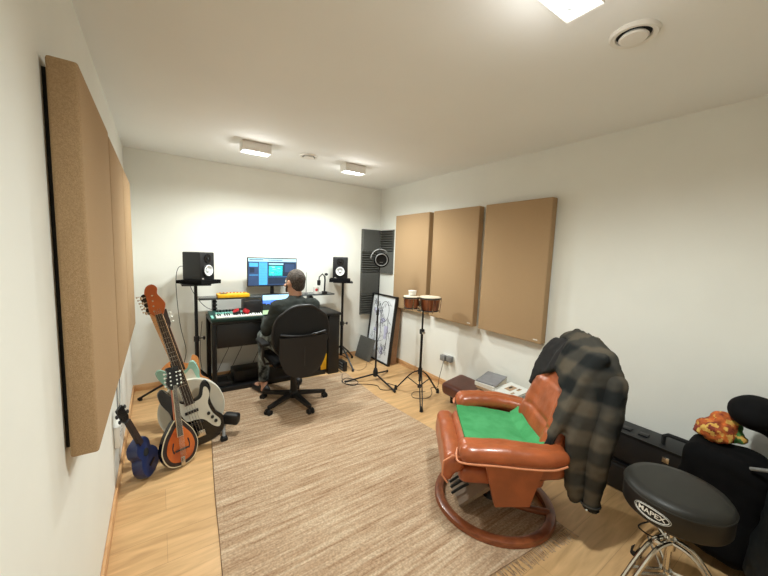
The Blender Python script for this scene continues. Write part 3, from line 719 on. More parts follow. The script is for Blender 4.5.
# ---------------------------------------------------------------- framed drawing leaning on the right wall
# board behind, drawing in front: both lean with their top on the wall
def leaner(name, label, cat, y0, y1, xb, xt, ztop, skew=0):
    # local x along wall (far->near), local y = up the face, local z = out of the face (towards room)
    B0 = Vector((xb, y1, 0)); X = Vector((skew, y0-y1, 0)).normalized(); U = Vector((xt-xb, 0, ztop)).normalized(); Z = X.cross(U).normalized()
    if Z.x > 0: Z = -Z
    U = Z.cross(X); 
    m = Matrix((X, U, Z)).transposed().to_4x4(); m.translation = B0
    r = thing(name, label, cat, mtx=m); return r
w, h = .58, .93
root = leaner('framed_drawing', 'large black framed white ink drawing leaning on the right wall behind the mic stand', 'framed picture', 3.43, 4.01, 2.48, 2.585, .93)
mb = MB()
for c, s_ in (((w/2, .011, -.004), (w, .022, .04)), ((w/2, h-.011, -.004), (w, .022, .04)), ((.011, h/2, -.004), (.022, h-.044, .04)), ((w-.011, h/2, -.004), (.022, h-.044, .04))): mb.box(c, s_, bev=.002)
mb.build('frame', 'black', root)
MB().box((w/2, h/2, -.002), (w-.04, h-.04, .006)).build('paper_sheet', 'paper', root)
mb = MB(); random.seed(11)
def squig(cx, cy, s, k):
    pts = []
    for i in range(k): 
        pts.append((min(w-.05, max(.05, cx+random.gauss(0, s))), min(h-.06, max(.06, cy+random.gauss(0, s*1.2))), .0022))
    mb.tube(spline(pts, 5), .0016, 4)
for i in range(34): squig(random.uniform(.08, w-.08), random.uniform(.1, h-.1), random.uniform(.015, .05), 6)
mb.tube(spline([(.18, .1, .0025), (.16, .45, .0025), (.22, .8, .0025)], 8), .003, 5)
mb.tube([(.34+.10*math.cos(a), .70+.14*math.sin(a), .0025) for a in [2*PI*i/30 for i in range(30)]], .003, 5, True)
mb.tube(spline([(.26, .58, .0025), (.30, .4, .0025), (.26, .2, .0025), (.40, .12, .0025), (.46, .35, .0025), (.44, .6, .0025)], 8), .003, 5)
mb.build('ink_lines', 'ink', root)
mb = MB()
for i in range(9): 
    a = random.uniform(.1, w-.15); b = random.uniform(.12, h-.2); mb.box((a, b, .0012), (random.uniform(.03, .09), random.uniform(.04, .12), .0015))
lp = mb.build('lilac_wash', 'lilac', root); lp['kind'] = 'stuff'
random.seed(5)
root = leaner('brown_board', 'brown panel leaning on the wall right behind the framed drawing', 'board', 3.45, 4.03, 2.570, 2.630, .88)
MB().box((.28, .44, -.02), (.56, .88, .09), bev=.004).build('core', 'brownboard', root)
MB().box((.28, .44, .027), (.52, .84, .006)).build('face', 'panel', root)
ft = foam_tile('square charcoal foam tile leaning on the framed drawing at floor level')
U = Vector((.085, .0, .29)).normalized(); X = Vector((.12, -.97, 0)).normalized(); Yv = U.cross(X).normalized()
if Yv.x > 0: Yv = -Yv
m = Matrix((Yv.cross(U), Yv, U)).transposed().to_4x4(); m.translation = Vector((2.345, 3.86, .004))+U*.1525; ft.matrix_world = m

# ---------------------------------------------------------------- bongos on stand
BS = Vector((2.235, 2.52, 0))
root = thing('bongo_stand', 'black double braced tripod stand holding the bongos', 'drum stand', BS)
MB().cyl((0, 0, .17), (0, 0, .72), .013).build('lower_tube', 'blackm', root)
MB().cyl((0, 0, .60), (0, 0, .93), .0095).build('upper_tube', 'blackm', root)
MB().box((0, 0, .70), (.045, .04, .055), bev=.01).build('height_clamp', 'black', root)
mb = MB(); mb.tube([(-.02, -.02, .70), (-.03, -.05, .70)], .006).ball((-.03, -.06, .70), (.022, .01, .012)); mb.build('wing_nut', 'chrome', root)
MB().cyl((0, 0, .25), (0, 0, .31), .022).build('upper_collar', 'black', root)
MB().cyl((0, 0, .10), (0, 0, .13), .020).build('lower_collar', 'black', root)
for e in (Vector((-.105, .27, 0)), Vector((-.20, -.27, 0)), Vector((.24, -.03, 0))):
    s_ = Vector((-e.y, e.x, 0)).normalized()
    lg = MB()
    for q in (-1, 1): lg.tube(spline([s_*q*.01+Vector((0, 0, .29)), e*.35+s_*q*.011+Vector((0, 0, .23)), e*.72+s_*q*.011+Vector((0, 0, .11)), e*.98+s_*q*.008+Vector((0, 0, .02))], 5), .0062, 6)
    lg = lg.build('leg', 'blackm', root)
    MB().lathe([(.0, 0), (.018, 0), (.016, .03), (.009, .05), (0, .05)], 14, Matrix.Translation(e)).build('rubber_foot', 'rubber', lg)
    MB().tube([Vector((0, 0, .115)), e*.52+Vector((0, 0, .18))], .005).build('brace', 'blackm', root)
MB().box((0, 0, .925), (.12, .05, .02), bev=.004).build('mount_plate', 'chrome', root)
bx = Vector((.84, -.54, 0)).normalized()   # from far small drum to near large drum
root = thing('bongos', 'pair of brown wooden bongo drums with cream skins on the black stand', 'bongo drums', (BS.x-.04, BS.y, .94))
for s, R, H_ in ((-1, .08, .135), (1, .105, .155)):
    c = bx*s*.095
    c.z = 0.002 if s < 0 else -.018
    m = Matrix.Translation(c+Vector((0, 0, 0)))
    sh_ = MB().lathe([(R*.80, 0), (R*.90, .05), (R*.98, H_-.012), (R*.9, H_-.006), (R*.8, H_-.01), (R*.7, .003)], 32, m, cap=False).build('shell', 'bongo', root)
    MB().lathe([(0, H_-.008), (R*.92, H_-.006), (R*1.01, H_-.008), (R*1.02, H_-.03)][::-1], 36, m, cap=False).build('skin', 'bhead', sh_)
    MB().tube([c+Vector((R*1.04*math.cos(a), R*1.04*math.sin(a), H_-.022)) for a in [2*PI*i/36 for i in range(36)]], .006, 8, True).build('top_rim', 'blackm', sh_)
    MB().tube([c+Vector((R*.84*math.cos(a), R*.84*math.sin(a), .008)) for a in [2*PI*i/36 for i in range(36)]], .006, 8, True).build('bottom_rim', 'blackm', sh_)
    mb = MB()
    for k in range(5):
        a = 2*PI*k/5+.5; d = Vector((math.cos(a), math.sin(a), 0)); mb.tube([c+d*(R*1.10)+Vector((0, 0, H_-.02)), c+d*(R*.98)+Vector((0, 0, -.012))], .0035, 6)
        mb.box(c+d*R*.92+Vector((0, 0, .008)), (.02, .02, .01))
    mb.build('tension_rods', 'chrome', sh_)
MB().box((0, 0, .055), (.035, .05, .06), bev=.004).build('centre_block', 'blackm', root)
c = -bx*.098
root = thing('white_tub', 'small white round tub behind the near bongo, on the far drum', 'tub', (BS.x-.04+c.x+.03, BS.y+c.y+.02, .94+.1355))
MB().lathe([(0, 0), (.036, 0), (.040, .035), (0, .036)], 28).build('pot', 'white', root); MB().lathe([(0, .036), (.043, .036), (.043, .046), (.03, .049), (0, .049)], 28).build('lid', 'white', root)

# ---------------------------------------------------------------- sockets
root = thing('wall_socket', 'double wall socket with two grey plugs on right wall above the ottoman', 'wall socket', (XR, 2.57, .335)); root.rotation_euler = (0, 0, PI)
MB().box((.005, 0, 0), (.009, .15, .088), bev=.003).build('faceplate', 'white', root)
for s in (-1, 1): MB().box((.033, s*.048, -.0+s*.006), (.048, .07, .065), bev=.006).build('plug', 'grey', root)
cable('plug_cable', 'black cable hanging from the wall plugs behind the bongo stand to the floor', [(XR-.045, 2.60, .30), (XR-.05, 2.62, .2), (XR-.06, 2.64, .08), (XR-.12, 2.60, .006), (2.50, 2.62, .006), (2.40, 2.50, .006), (2.28, 2.44, .006), (2.16, 2.52, .006), (2.24, 2.62, .008), (2.36, 2.56, .012)])
root = thing('wall_socket', 'grey double wall socket low on the left wall behind the blue guitar', 'wall socket', (XL, 2.47, .34))
MB().box((.015, 0, 0), (.028, .15, .13), bev=.006).build('back_box', 'white', root)
mb = MB()
for s in (-1, 1):
    for k in ((0, .02), (-.01, -.002), (.01, -.002)): mb.box((.0295, s*.036+k[0], k[1]), (.001, .006, .008))
mb.build('pin_holes', 'dark', root)
cable('wall_cable', 'thin grey cable hanging down the left wall above the socket', [(XL+.008, 2.62, 1.0), (XL+.006, 2.61, .8), (XL+.006, 2.60, .6), (XL+.012, 2.52, .41)], .003, 'grey')
cable('wall_cable', 'second thin cable hanging down the left wall, nearer the back corner', [(XL+.008, 2.80, 1.0), (XL+.006, 2.79, .7), (XL+.006, 2.76, .45), (XL+.012, 2.54, .405)], .003, 'grey')

# ---------------------------------------------------------------- guitars
def frame_m(bot, top, roll=0, face=(-.1, -1, 0)):
    """matrix: local y from bottom to top, local z = front face direction"""
    b = Vector(bot); t = Vector(top); Yd = (t-b).normalized(); Zd = Vector(face); Zd = (Zd-Yd*Zd.dot(Yd)).normalized(); Xd = Yd.cross(Zd)
    m = Matrix((Xd, Yd, Zd)).transposed().to_4x4(); m.translation = b
    return m @ Matrix.Rotation(roll, 4, 'Y')
I4 = Matrix.Identity(4)
def pegs(mb, xs_ys, side, z, r=.006, l=.022):
    for x, y in xs_ys:
        mb.cyl((x, y, z), (x+side*l, y, z), .0025, n=6); mb.ball((x+side*(l+.004), y, z), (r*.8, r, r*.45), seg=10)
def strings(mb, x0, x1, y0, y1, n, w0, w1, z0, z1, r=.0007):
    for i in range(n):
        t = i/(n-1)-.5; mb.cyl((x0+t*w0, y0, z0), (x1+t*w1, y1, z1), r, n=4)

# black bass
m = frame_m((.25, 2.67, .02), (-.055, 2.90, 1.20)) @ Matrix.Scale(1.035, 4)
root = thing('bass_guitar', 'black electric bass with cream pickguard and orange headstock, leaning in the guitar stand', 'bass guitar', mtx=m)
body_o = sp2([(-.02, 0), (-.12, .02), (-.168, .10), (-.145, .20), (-.135, .29), (-.165, .38), (-.165, .455), (-.13, .47), (-.09, .40), (-.045, .345), (.03, .335), (.07, .36), (.10, .425), (.135, .43), (.15, .37), (.125, .29), (.135, .20), (.17, .13), (.15, .05), (.08, .005)])
MB().prism(body_o, -.02, .022, inset=.03).build('body', 'gloss', root, sharp=50)
MB().prism(sp2([(-.06, .215), (-.075, .28), (-.075, .32), (-.06, .345), (-.05, .335), (-.03, .325), (.03, .315), (.08, .33), (.11, .39), (.13, .38), (.132, .33), (.105, .27), (.115, .19), (.145, .125), (.13, .08), (.095, .10), (.05, .17), (.0, .19), (-.04, .195)], 4), .0222, .0250).build('pickguard', 'pick', root)
MB().box((-.005, .255, .029), (.085, .02, .014), bev=.003).box((0, .165, .029), (.085, .018, .014), bev=.003).build('pickups', 'black', root)
MB().box((0, .085, .030), (.07, .045, .014), bev=.002).build('bridge', 'chrome', root)
mb = MB()
for x, y in ((.09, .20), (.105, .165), (.118, .13)): mb.cyl((x, y, .025), (x, y, .040), .011)
mb.build('knobs', 'black', root)
MB().prism([(-.029, .33), (.029, .33), (.021, .98), (-.021, .98)], .012, .034).build('neck', 'maple', root)
MB().prism([(-.031, .31), (.031, .31), (.0215, .985), (-.0215, .985)], .034, .041).build('fingerboard', 'rosew', root)
mb = MB()
for i in range(18): y = .985-.86*(1-2**(-i/12))*.98; mb.box((0, y, .0415), (.05-.012*(y-.3)/.7*1.3, .0018, .001))
mb.build('frets', 'chrome', root)
hs = MB().prism(sp2([(-.021, .975), (-.046, 1.01), (-.042, 1.06), (-.036, 1.12), (-.040, 1.145), (-.02, 1.185), (.018, 1.195), (.040, 1.165), (.030, 1.125), (.045, 1.085), (.056, 1.045), (.040, 1.005), (.021, .975)], 4), .016, .032).build('headstock', 'maho', root)
mb = MB(); pegs(mb, [(-.042, 1.01+i*.036) for i in range(4)], -1, .022, .011, .02)
for i in range(4): mb.cyl((-.018+.006*i, 1.01+i*.036, .03), (-.018+.006*i, 1.01+i*.036, .042), .006)
mb.build('tuners', 'chrome', hs)
mb = MB(); strings(mb, 0, 0, .085, 1.02, 4, .055, .034, .044, .046, .0011); mb.build('strings', 'chrome', root)

# mint electric
m = frame_m((.225, 2.93, .19), (-.085, 3.08, 1.10))
root = thing('electric_guitar', 'mint green electric guitar with maple neck and black headstock, behind the bass', 'electric guitar', mtx=m)
so = sp2([(0, 0), (-.10, .01), (-.155, .08), (-.14, .17), (-.12, .24), (-.145, .32), (-.15, .39), (-.115, .40), (-.06, .345), (0, .32), (.05, .33), (.09, .375), (.12, .36), (.125, .28), (.11, .22), (.135, .15), (.155, .07), (.10, .01)])
MB().prism(so, -.02, .022, inset=.03).build('body', 'mint', root, sharp=50)
MB().prism(sp2([(-.10, .20), (-.11, .30), (-.05, .31), (.03, .30), (.08, .32), (.09, .24), (.10, .13), (.07, .09), (0, .14)], 4), .0222, .0245).build('pickguard', 'pick', root)
MB().prism([(-.027, .28), (.027, .28), (.021, .83), (-.021, .83)], .010, .036).build('neck', 'maple', root)
mb = MB()
for i in range(21): y = .83-.65*(1-2**(-i/12)); mb.box((0, y, .0365), (.043, .0018, .0012))
mb.build('frets', 'chrome', root)
hs = MB().prism(sp2([(-.021, .82), (-.035, .85), (-.03, .90), (-.035, .96), (-.01, .985), (.02, .97), (.028, .93), (.035, .88), (.021, .82)], 4), .012, .026).build('headstock', 'gloss', root)
mb = MB(); pegs(mb, [(-.032, .855+i*.024) for i in range(6)], -1, .018, .007, .018); mb.build('tuners', 'chrome', hs)
mb = MB(); strings(mb, 0, 0, .09, .84, 6, .052, .034, .042, .038); mb.build('strings', 'chrome', root)

# acoustic
m = frame_m((.23, 3.0, .11), (-.0, 3.36, .98), 0, (-.05, -1, .0))
root = thing('acoustic_guitar', 'natural orange acoustic guitar standing at the back of the guitar group', 'acoustic guitar', mtx=m)
ao = sp2([(0, 0), (-.14, .03), (-.195, .13), (-.165, .235), (-.125, .29), (-.14, .37), (-.135, .44), (-.06, .485), (.0, .48), (.03, .44), (.075, .42), (.11, .475), (.14, .44), (.13, .36), (.122, .29), (.165, .235), (.195, .13), (.14, .03)])
MB().prism(ao, -.075, .015, inset=.012).build('body', 'natural', root, sharp=40)
MB().prism([(-.033*math.cos(a)*1.5, .33+.05*math.sin(a)) for a in [2*PI*i/28 for i in range(28)]], .0152, .0165).build('sound_hole', 'dark', root)
MB().prism(sp2([(.04, .36), (.09, .33), (.10, .25), (.06, .23), (.035, .28)], 4), .0152, .017).build('scratch_plate', 'gloss', root)
MB().box((0, .15, .022), (.16, .028, .012), bev=.004).build('bridge', 'rosew', root)
MB().prism([(-.03, .44), (.03, .44), (.023, .76), (-.023, .76)], -.012, .018).build('neck', 'maho', root)
MB().prism([(-.031, .38), (.031, .38), (.0235, .76), (-.0235, .76)], .018, .024).build('fingerboard', 'rosew', root)
hs = MB().prism([(-.024, .76), (-.038, .79), (-.04, .92), (.04, .92), (.038, .79), (.024, .76)], .0, .016).build('headstock', 'rosew', root)
mb = MB(); [pegs(mb, [(s*.038, .80+i*.04) for i in range(3)], s, .008, .010, .016) for s in (-1, 1)]; mb.build('tuners', 'ivory', hs)
mb = MB(); strings(mb, 0, 0, .15, .78, 6, .055, .036, .030, .022); mb.build('strings', 'chrome', root)

# round cream drum
m = frame_m((.205, 2.83, .005), (.18, 2.93, .48), 0, (-.05, -1, 0))
root = thing('frame_drum', 'large round cream drum standing on the floor behind the black bass', 'drum', mtx=m)
R = .222; mm = Matrix.Translation((0, R+.004, 0))
MB().lathe([(R, -.045), (R+.004, -.045), (R+.004, .043), (R, .046), (R-.01, .044), (R-.01, -.045)], 56, mm, cap=False).build('rim', 'pick', root)
MB().lathe([(0, .044), (R-.008, .044), (R-.008, .038), (0, .038)], 56, mm).build('skin', 'drumhead', root)

# mandolin
m = frame_m((.10, 2.47, .012), (.055, 2.64, .66), 0, (.55, -1, 0)) @ Matrix.Scale(.96, 4)
root = thing('mandolin', 'sunburst mandolin with black headstock and cream binding, frontmost of the instruments', 'mandolin', mtx=m)
mo = sp2([(0, 0), (-.085, .025), (-.125, .11), (-.105, .20), (-.06, .27), (-.02, .315), (.02, .315), (.06, .27), (.105, .20), (.125, .11), (.085, .025)])
MB().prism(mo, -.045, .0).build('body', 'gloss', root, sharp=40)
MB().prism([(x*1.015, .155+(y-.155)*1.015) for x, y in mo], -.002, .004).build('binding', 'cream', root)
sx = [(x*.97, .155+(y-.155)*.97) for x, y in mo]
MB().prism(sx, .004, .007, inset=.05).build('dark_edge', 'rosew', root)
MB().prism([(x*.78, .145+(y-.15)*.78) for x, y in mo], .007, .012, inset=.1).build('sunburst_top', 'burst', root)
MB().box((0, .11, .018), (.09, .012, .012), bev=.003).build('bridge', 'rosew', root)
MB().box((0, .03, .014), (.03, .06, .008), bev=.003).build('tailpiece', 'chrome', root)
for s in (-1, 1): MB().prism(sp2([(s*.055, .10), (s*.063, .13), (s*.055, .17), (s*.047, .165), (s*.055, .13), (s*.048, .105)], 3), .0121, .0127).build('sound_hole', 'dark', root)
MB().prism([(-.019, .28), (.019, .28), (.015, .53), (-.015, .53)], -.012, .012).build('neck', 'burst', root)
MB().prism([(-.021, .20), (.021, .20), (.016, .53), (-.016, .53)], .013, .017).build('fingerboard_binding', 'cream', root)
MB().prism([(-.018, .203), (.018, .203), (.0135, .53), (-.0135, .53)], .017, .020).build('fingerboard', 'rosew', root)
hs = MB().prism(sp2([(-.016, .53), (-.042, .56), (-.046, .60), (-.034, .65), (-.044, .685), (-.01, .69), (.0, .675), (.012, .69), (.044, .685), (.034, .65), (.046, .60), (.042, .56), (.016, .53)], 4), -.004, .012).build('headstock', 'gloss', root)
mb = MB(); [pegs(mb, [(s*.036, .565+i*.028) for i in range(4)], s, .004, .008, .016) for s in (-1, 1)]
for s in (-1, 1):
    for i in range(4): mb.ball((s*.022, .565+i*.028, .014), (.006, .006, .005), seg=10)
mb.build('tuners', 'ivory', hs)
mb = MB(); strings(mb, 0, 0, .06, .56, 8, .036, .026, .026, .022, .0006); mb.build('strings', 'chrome', root)

# guitar stand
root = thing('guitar_stand', 'black multi guitar floor stand with padded rail under the instruments', 'guitar stand', (0, 0, 0))
def dseg(a, b, r, nm, mt, par=None): return MB().cyl(a, b, r, n=14).build(nm, mt, par or root)
dseg((.10, 2.97, .15), (.47, 2.74, .12), .024, 'padded_rail', 'felt')
mb = MB(); mb.box((.455, 2.75, .125), (.12, .07, .085), rot=(0, .1, -.55), bev=.018, seg=3); mb.build('rail_end_pad', 'black', root)
for a, b in (((.40, 2.79, .12), (.385, 2.66, .02)), ((.40, 2.79, .12), (.46, 3.0, .02)), ((.14, 2.95, .14), (.07, 2.80, .02)), ((.14, 2.95, .14), (.16, 3.08, .02))):
    lg = dseg(a, b, .012, 'leg', 'grey'); MB().box((b[0], b[1], .018), (.05, .05, .035), bev=.01).build('rubber_foot', 'rubber', lg)
dseg((.27, 2.86, .14), (.06, 3.18, .52), .012, 'back_rest', 'blackm')

# blue small guitar at left wall
m = frame_m((-.06, 2.50, .02), (-.225, 2.38, .545), 0, (1, -.42, 0))
root = thing('blue_ukulele', 'small dark blue ukulele leaning on the left wall below the socket', 'ukulele', mtx=m)
uo = sp2([(0, 0), (-.075, .02), (-.098, .085), (-.078, .14), (-.062, .165), (-.072, .21), (-.05, .255), (0, .262), (.05, .255), (.072, .21), (.062, .165), (.078, .14), (.098, .085), (.075, .02)])
MB().prism(uo, -.045, .015, inset=.04).build('body', 'blue', root, sharp=50)
MB().prism([(.026*math.cos(a), .165+.026*math.sin(a)) for a in [2*PI*i/24 for i in range(24)]], .0155, .0165).build('sound_hole', 'dark', root)
MB().box((0, .075, .02), (.06, .014, .008), bev=.002).build('bridge', 'rosew', root)
MB().prism([(-.018, .24), (.018, .24), (.016, .44), (-.016, .44)], .002, .022).build('neck', 'rosew', root)
hs = MB().prism([(-.017, .44), (-.028, .46), (-.026, .545), (.026, .545), (.028, .46), (.017, .44)], .0, .014).build('headstock', 'gloss', root)
mb = MB(); [pegs(mb, [(s*.026, .475+i*.04) for i in range(2)], s, .007, .013, .014) for s in (-1, 1)]; mb.build('tuners', 'black', hs)

# ---------------------------------------------------------------- ottoman and magazines
root = thing('ottoman', 'low dark brown leather footstool against the right wall, magazines on top', 'footstool', (2.505, 1.91, 0))
mb = MB(); mb.box((0, 0, .165), (.31, .84, .13), rot=(0, -.16, 0), bev=.04, seg=4); blob('cushion', mb, 'brownlea', root, .012, 5)
mb = MB(); mb.box((0.02, 0, .10), (.24, .74, .04), bev=.006); mb.build('base_frame', 'brownlea', root)
for x, y in ((-.07, .33), (.10, .33), (-.07, -.33), (.10, -.33)): MB().cyl((x, y, 0), (x, y, .09), .016, .02).build('foot', 'rubber', root)
def mag(label, loc, rz, size, cm, pm='pages', tilt=0, extra=None):
    root = thing('magazine', label, 'magazine', loc, rz, 'magazines piled on the brown footstool')
    w, d, t = size
    MB().box((0, 0, t/2), (w-.006, d-.006, t-.003)).build('pages', pm, root)
    mb = MB(); mb.box((0, 0, t-.001), (w, d, .002)).box((0, 0, .001), (w, d, .002)).box((-w/2, 0, t/2), (.002, d, t)); mb.build('cover', cm, root)
    if extra: extra(root, w, d, t)
    root.rotation_euler = (0, tilt, rz); return root
zt = .272; cx, cyy = 2.50, 1.74
tl = -.12
def pic(root, w, d, t):
    mb = MB(); mb.box((.02, .02, t+.0006), (w*.4, d*.3, .001)).box((.05, -.04, t+.0006), (w*.2, d*.12, .001)).box((-.04, -.05, t+.0006), (w*.16, d*.1, .001)); mb.build('cover_picture', 'magt', root)
    mb = MB(); mb.box((0.03, .03, t+.0012), (w*.18, d*.08, .001)).box((.06, -.035, t+.0012), (w*.06, d*.06, .001)); mb.build('cover_ink', 'dark', root)
mag('bottom magazine of the pile on the brown footstool', (cx, cyy, zt), .12, (.23, .33, .022), 'magt', tilt=tl)
mag('second magazine from the bottom of the pile on the footstool', (cx+.01, cyy-.02, zt+.0235), -.08, (.22, .31, .018), 'magw', tilt=tl)
mag('third magazine from the bottom, tan cover, in the footstool pile', (cx, cyy+.015, zt+.0430), .05, (.23, .31, .020), 'magt', tilt=tl)
mag('thick white magazine under the grey one, far half of the pile', (cx+.005, cyy+.10, zt+.0645), .15, (.24, .19, .034), 'magw', tilt=tl)
mag('grey covered magazine on top of the far half of the pile', (cx+.01, cyy+.10, zt+.100), .2, (.235, .19, .010), 'magg', tilt=tl)
mag('white magazine with a brown picture on the cover, near half of the pile', (cx+.0, cyy-.115, zt+.0645), -.1, (.24, .21, .016), 'magw', tilt=tl, extra=pic)

# ---------------------------------------------------------------- armchair
AO = Vector((1.66, 1.15, 0)); AR = math.radians(141)
root = thing('recliner_armchair', 'tan orange leather recliner armchair on a round wooden base', 'armchair', AO, AR)
def ring_prof(n=64):
    mb = MB(); prof = [(.298, .002), (.338, .0), (.352, .012), (.346, .034), (.322, .042), (.300, .036), (.294, .016), (.298, .002)]
    mb.lathe(prof, n, cap=False); return mb
ring_prof().build('ring_base', 'wood', root, sharp=50)
mb = MB()
for s in (-1, 1):
    mb.tube(spline([(-.30, s*.10, .03), (-.15, s*.09, .045), (0, s*.05, .07), (.0, s*.02, .09)], 6), .022, 8)
blob('base_cross', mb, 'wood', root, .010, 3)
mb = MB()
mb.grid(lambda u, v: (.08+.16*(1-v)+.02*math.cos(PI*u), (-.12+.24*u), .04+.0+.13*v), 14, 10, .02); o = mb.build('base_cover', 'fanwood', root)
mb = MB()
for k in (-1, 0, 1): mb.tube([(.255, k*.05, .06), (.20, k*.05, .105), (.16, k*.05, .13)], .008, 6)
mb.build('base_slots', 'dark', root)
MB().lathe([(.07, .05), (.05, .09), (.035, .12), (.035, .22), (.09, .235), (.09, .25)], 28).build('swivel_post', 'blackm', root)
def crease(co): return .004*noise.noise(co*9)+.002*noise.noise(co*24)
mb = MB(); mb.box((.02, 0, .30), (.46, .46, .10), bev=.03, seg=3); blob('seat_frame', mb, 'leather', root, .014, 5, crease)
mb = MB(); mb.box((.00, 0, .395), (.50, .50, .11), rot=(0, -.06, 0), bev=.045, seg=4); blob('seat_cushion', mb, 'leather', root, .013, 6, crease)
mb = MB(); mb.box((.285, 0, .385), (.11, .555, .115), rot=(0, .10, 0), bev=.045, seg=4); mb.box((.315, 0, .34), (.06, .55, .11), rot=(0, -.1, 0), bev=.028, seg=3); fp = blob('front_bolster', mb, 'leather', root, .012, 5, crease)
for s in (1,): MB().tube([(.24, s*.278, .435), (.30, s*.281, .445), (.345, s*.281, .41), (.35, s*.279, .33), (.32, s*.277, .29)], .005).build('piping', 'piping', fp)
for s in (1, -1):
    # arm pad: curved bolster widening to the front
    mb = MB(); y = s*.305
    fx = .225 if s > 0 else .16
    pts = spline([(fx, y, .495), (.07, y+s*.008, .505), (-.05, y+s*.012, .505), (-.16, y+s*.0, .50), (-.235, y-s*.025, .495)], 5)
    for i in range(len(pts)-1): 
        t = i/(len(pts)-1); r = .052-.010*t
        for q in (-.026, .026): cap(mb, pts[i]+Vector((0, q, 0)), pts[i+1]+Vector((0, q, 0)), r, r)
    a_ = blob('armrest', mb, 'leather', root, .011, 5, crease)
    pp = [Vector((fx+.047, y-.05, .475)), Vector((fx+.06, y, .465)), Vector((fx+.045, y+s*.074, .472)), Vector((.10, y+s*.087, .478)), Vector((-.05, y+s*.092, .478)), Vector((-.17, y+s*.078, .475)), Vector((-.25, y+s*.04, .475))]
    MB().tube(spline(pp, 5), .005).build('piping', 'piping', a_)
    mb = MB(); ys = s*.300
    mb.prism([(.15, .475), (-.17, .475), (-.10, .22), (.075, .20), (.085, .23)], -.016, .016, Matrix(((1, 0, 0, 0), (0, 0, 1, ys), (0, 1, 0, 0), (0, 0, 0, 1))), inset=.03)
    mb.build('side_panel', 'leather', root, sharp=50)
# backrest: lumbar + head sections, leaning back (local -x)
def bk(z, off=0): return -.235-(z-.42)*.36+off
mb = MB(); mb.box((bk(.60), 0, .60), (.12, .47, .40), rot=(0, -.35, 0), bev=.05, seg=4); mb.box((bk(.86), 0.03, .86), (.11, .42, .26), rot=(0, -.35, 0), bev=.048, seg=4)
for s in (-1, 1): mb.box((bk(.62, .035), s*.18, .62), (.09, .12, .44), rot=(0, -.35, s*.25), bev=.04, seg=3)
def bdisp(co): return crease(co)-.008*math.exp(-((co.z-.58)/.012)**2)-.008*math.exp(-((co.z-.77)/.012)**2)
blob('backrest', mb, 'leather', root, .012, 5, bdisp)
mb = MB()
for s in (-1, 1): cap(mb, (-.14, s*.21, .36), (-.29, s*.20, .40), .055, .07); cap(mb, (-.10, s*.17, .30), (-.25, s*.16, .34), .05)
cap(mb, (-.28, -.16, .38), (-.28, .16, .38), .07)
blob('hinge_cover', mb, 'leather', root, .012, 3, lambda co: .012*noise.noise(co*16))

# green towel
def mw_(v): return v
def tw(u, v):
    x = .215-.44*u; y = -.232+.464*v+.02*math.sin(5*u)*(v-.5)
    z = .462-.028*u
    up = max(0, u-.80)/.20
    if up > 0: x = .215-.44*.80-.06*up; z = .462-.028*.8+.05*up
    edge = min(v, 1-v); z += .016*max(0, 1-edge*9)
    z += .006*noise.noise(Vector((x*9, y*12, 1.3)))+.004*math.sin(14*y+6*x)*u
    return (x, y, z)
mb = MB(); mb.grid(tw, 50, 40, .014); o = mb.build('green_towel', 'towel', None, AO, (0, 0, AR), sharp=80)
tag(o, 'green towel spread over the seat of the tan armchair', 'towel')

# plaid shirt jacket draped over the backrest
jr = thing('plaid_jacket', 'dark grey and brown plaid jacket hung over the back of the tan armchair', 'jacket', AO, AR)
random.seed(3)
def fold(co):
    a = math.atan2(co.y, co.x+.45)
    return .014*noise.noise(Vector((a*3.2, co.z*2.6, .4)))+.010*noise.noise(Vector((co.x*16, co.y*16, co.z*5)))+.003*noise.noise(co*40)
mb = MB()
chain(mb, [(-.445, -.20, .985), (-.45, -.1, 1.01), (-.455, .08, 1.01), (-.46, .20, .975), (-.465, .25, .92)], [.05, .062, .064, .062, .055])
for k in range(11):
    b = -.21+k*.046; j = random.uniform(-.010, .010)
    chain(mb, [(-.475, b, .95-abs(b)*.12), (-.49+j, b*1.0, .78), (-.475+j, b*1.0, .58), (-.45+j, b, .42), (-.43, b, .27+.012*math.sin(k*1.3))], [.05, .05, .046, .04, .032])
for (x0, x1, x2, zb, r) in ((-.40, -.29, -.30, .33, .032), (-.41, -.315, -.32, .29, .032), (-.43, -.34, -.335, .27, .034), (-.46, -.39, -.39, .26, .036)):
    chain(mb, [(x0, .25, .93), ((x0+x1)/2-.01, .272, .76), (x1, .278, .57), (x2, .272, zb)], [r+.008, r+.006, r+.004, r])
# front flap over the head of the backrest and down its near edge
for k in range(11):
    t = k/10; b = -.01+.26*t; zb = .86-.10*t-.26*max(0, t-.62)/.38
    chain(mb, [(-.40, b, 1.0), (bk(.93, .072), b, .92), (bk((.92+zb)/2, .075), b+.004*math.sin(k*2.1), (.92+zb)/2), (bk(zb, .078), b, zb)], [.04, .030, .026, .022])
blob('jacket_body', mb, 'plaid', jr, .011, 4, fold)
mb = MB()
chain(mb, [(-.45, .20, .965), (-.47, .275, .88), (-.45, .312, .74), (-.41, .32, .58), (-.40, .315, .42), (-.40, .305, .29)], [.05, .058, .058, .054, .048, .040])
mb.cyl((-.40, .305, .29), (-.398, .302, .235), .041, .043, 16)
sl = blob('sleeve', mb, 'plaid', jr, .010, 4, fold)
MB().tube([Vector((-.398+.045*math.cos(a), .302+.045*math.sin(a), .265)) for a in [2*PI*i/24 for i in range(24)]], .0045, 8, True).build('cuff', 'plaid', sl)
MB().ball((-.365, .335, .25), (.005, .005, .005), seg=8).build('button', 'ivory', sl)
mb = MB()
for k in range(10):
    t = k/9; b = -.225+.205*t; zb = .69+.17*t**.7
    chain(mb, [(-.40, b, .99-.03*(1-t)), (bk(.93, .070), b, .91), (bk(zb, .072), b, zb)], [.036, .028, .022])
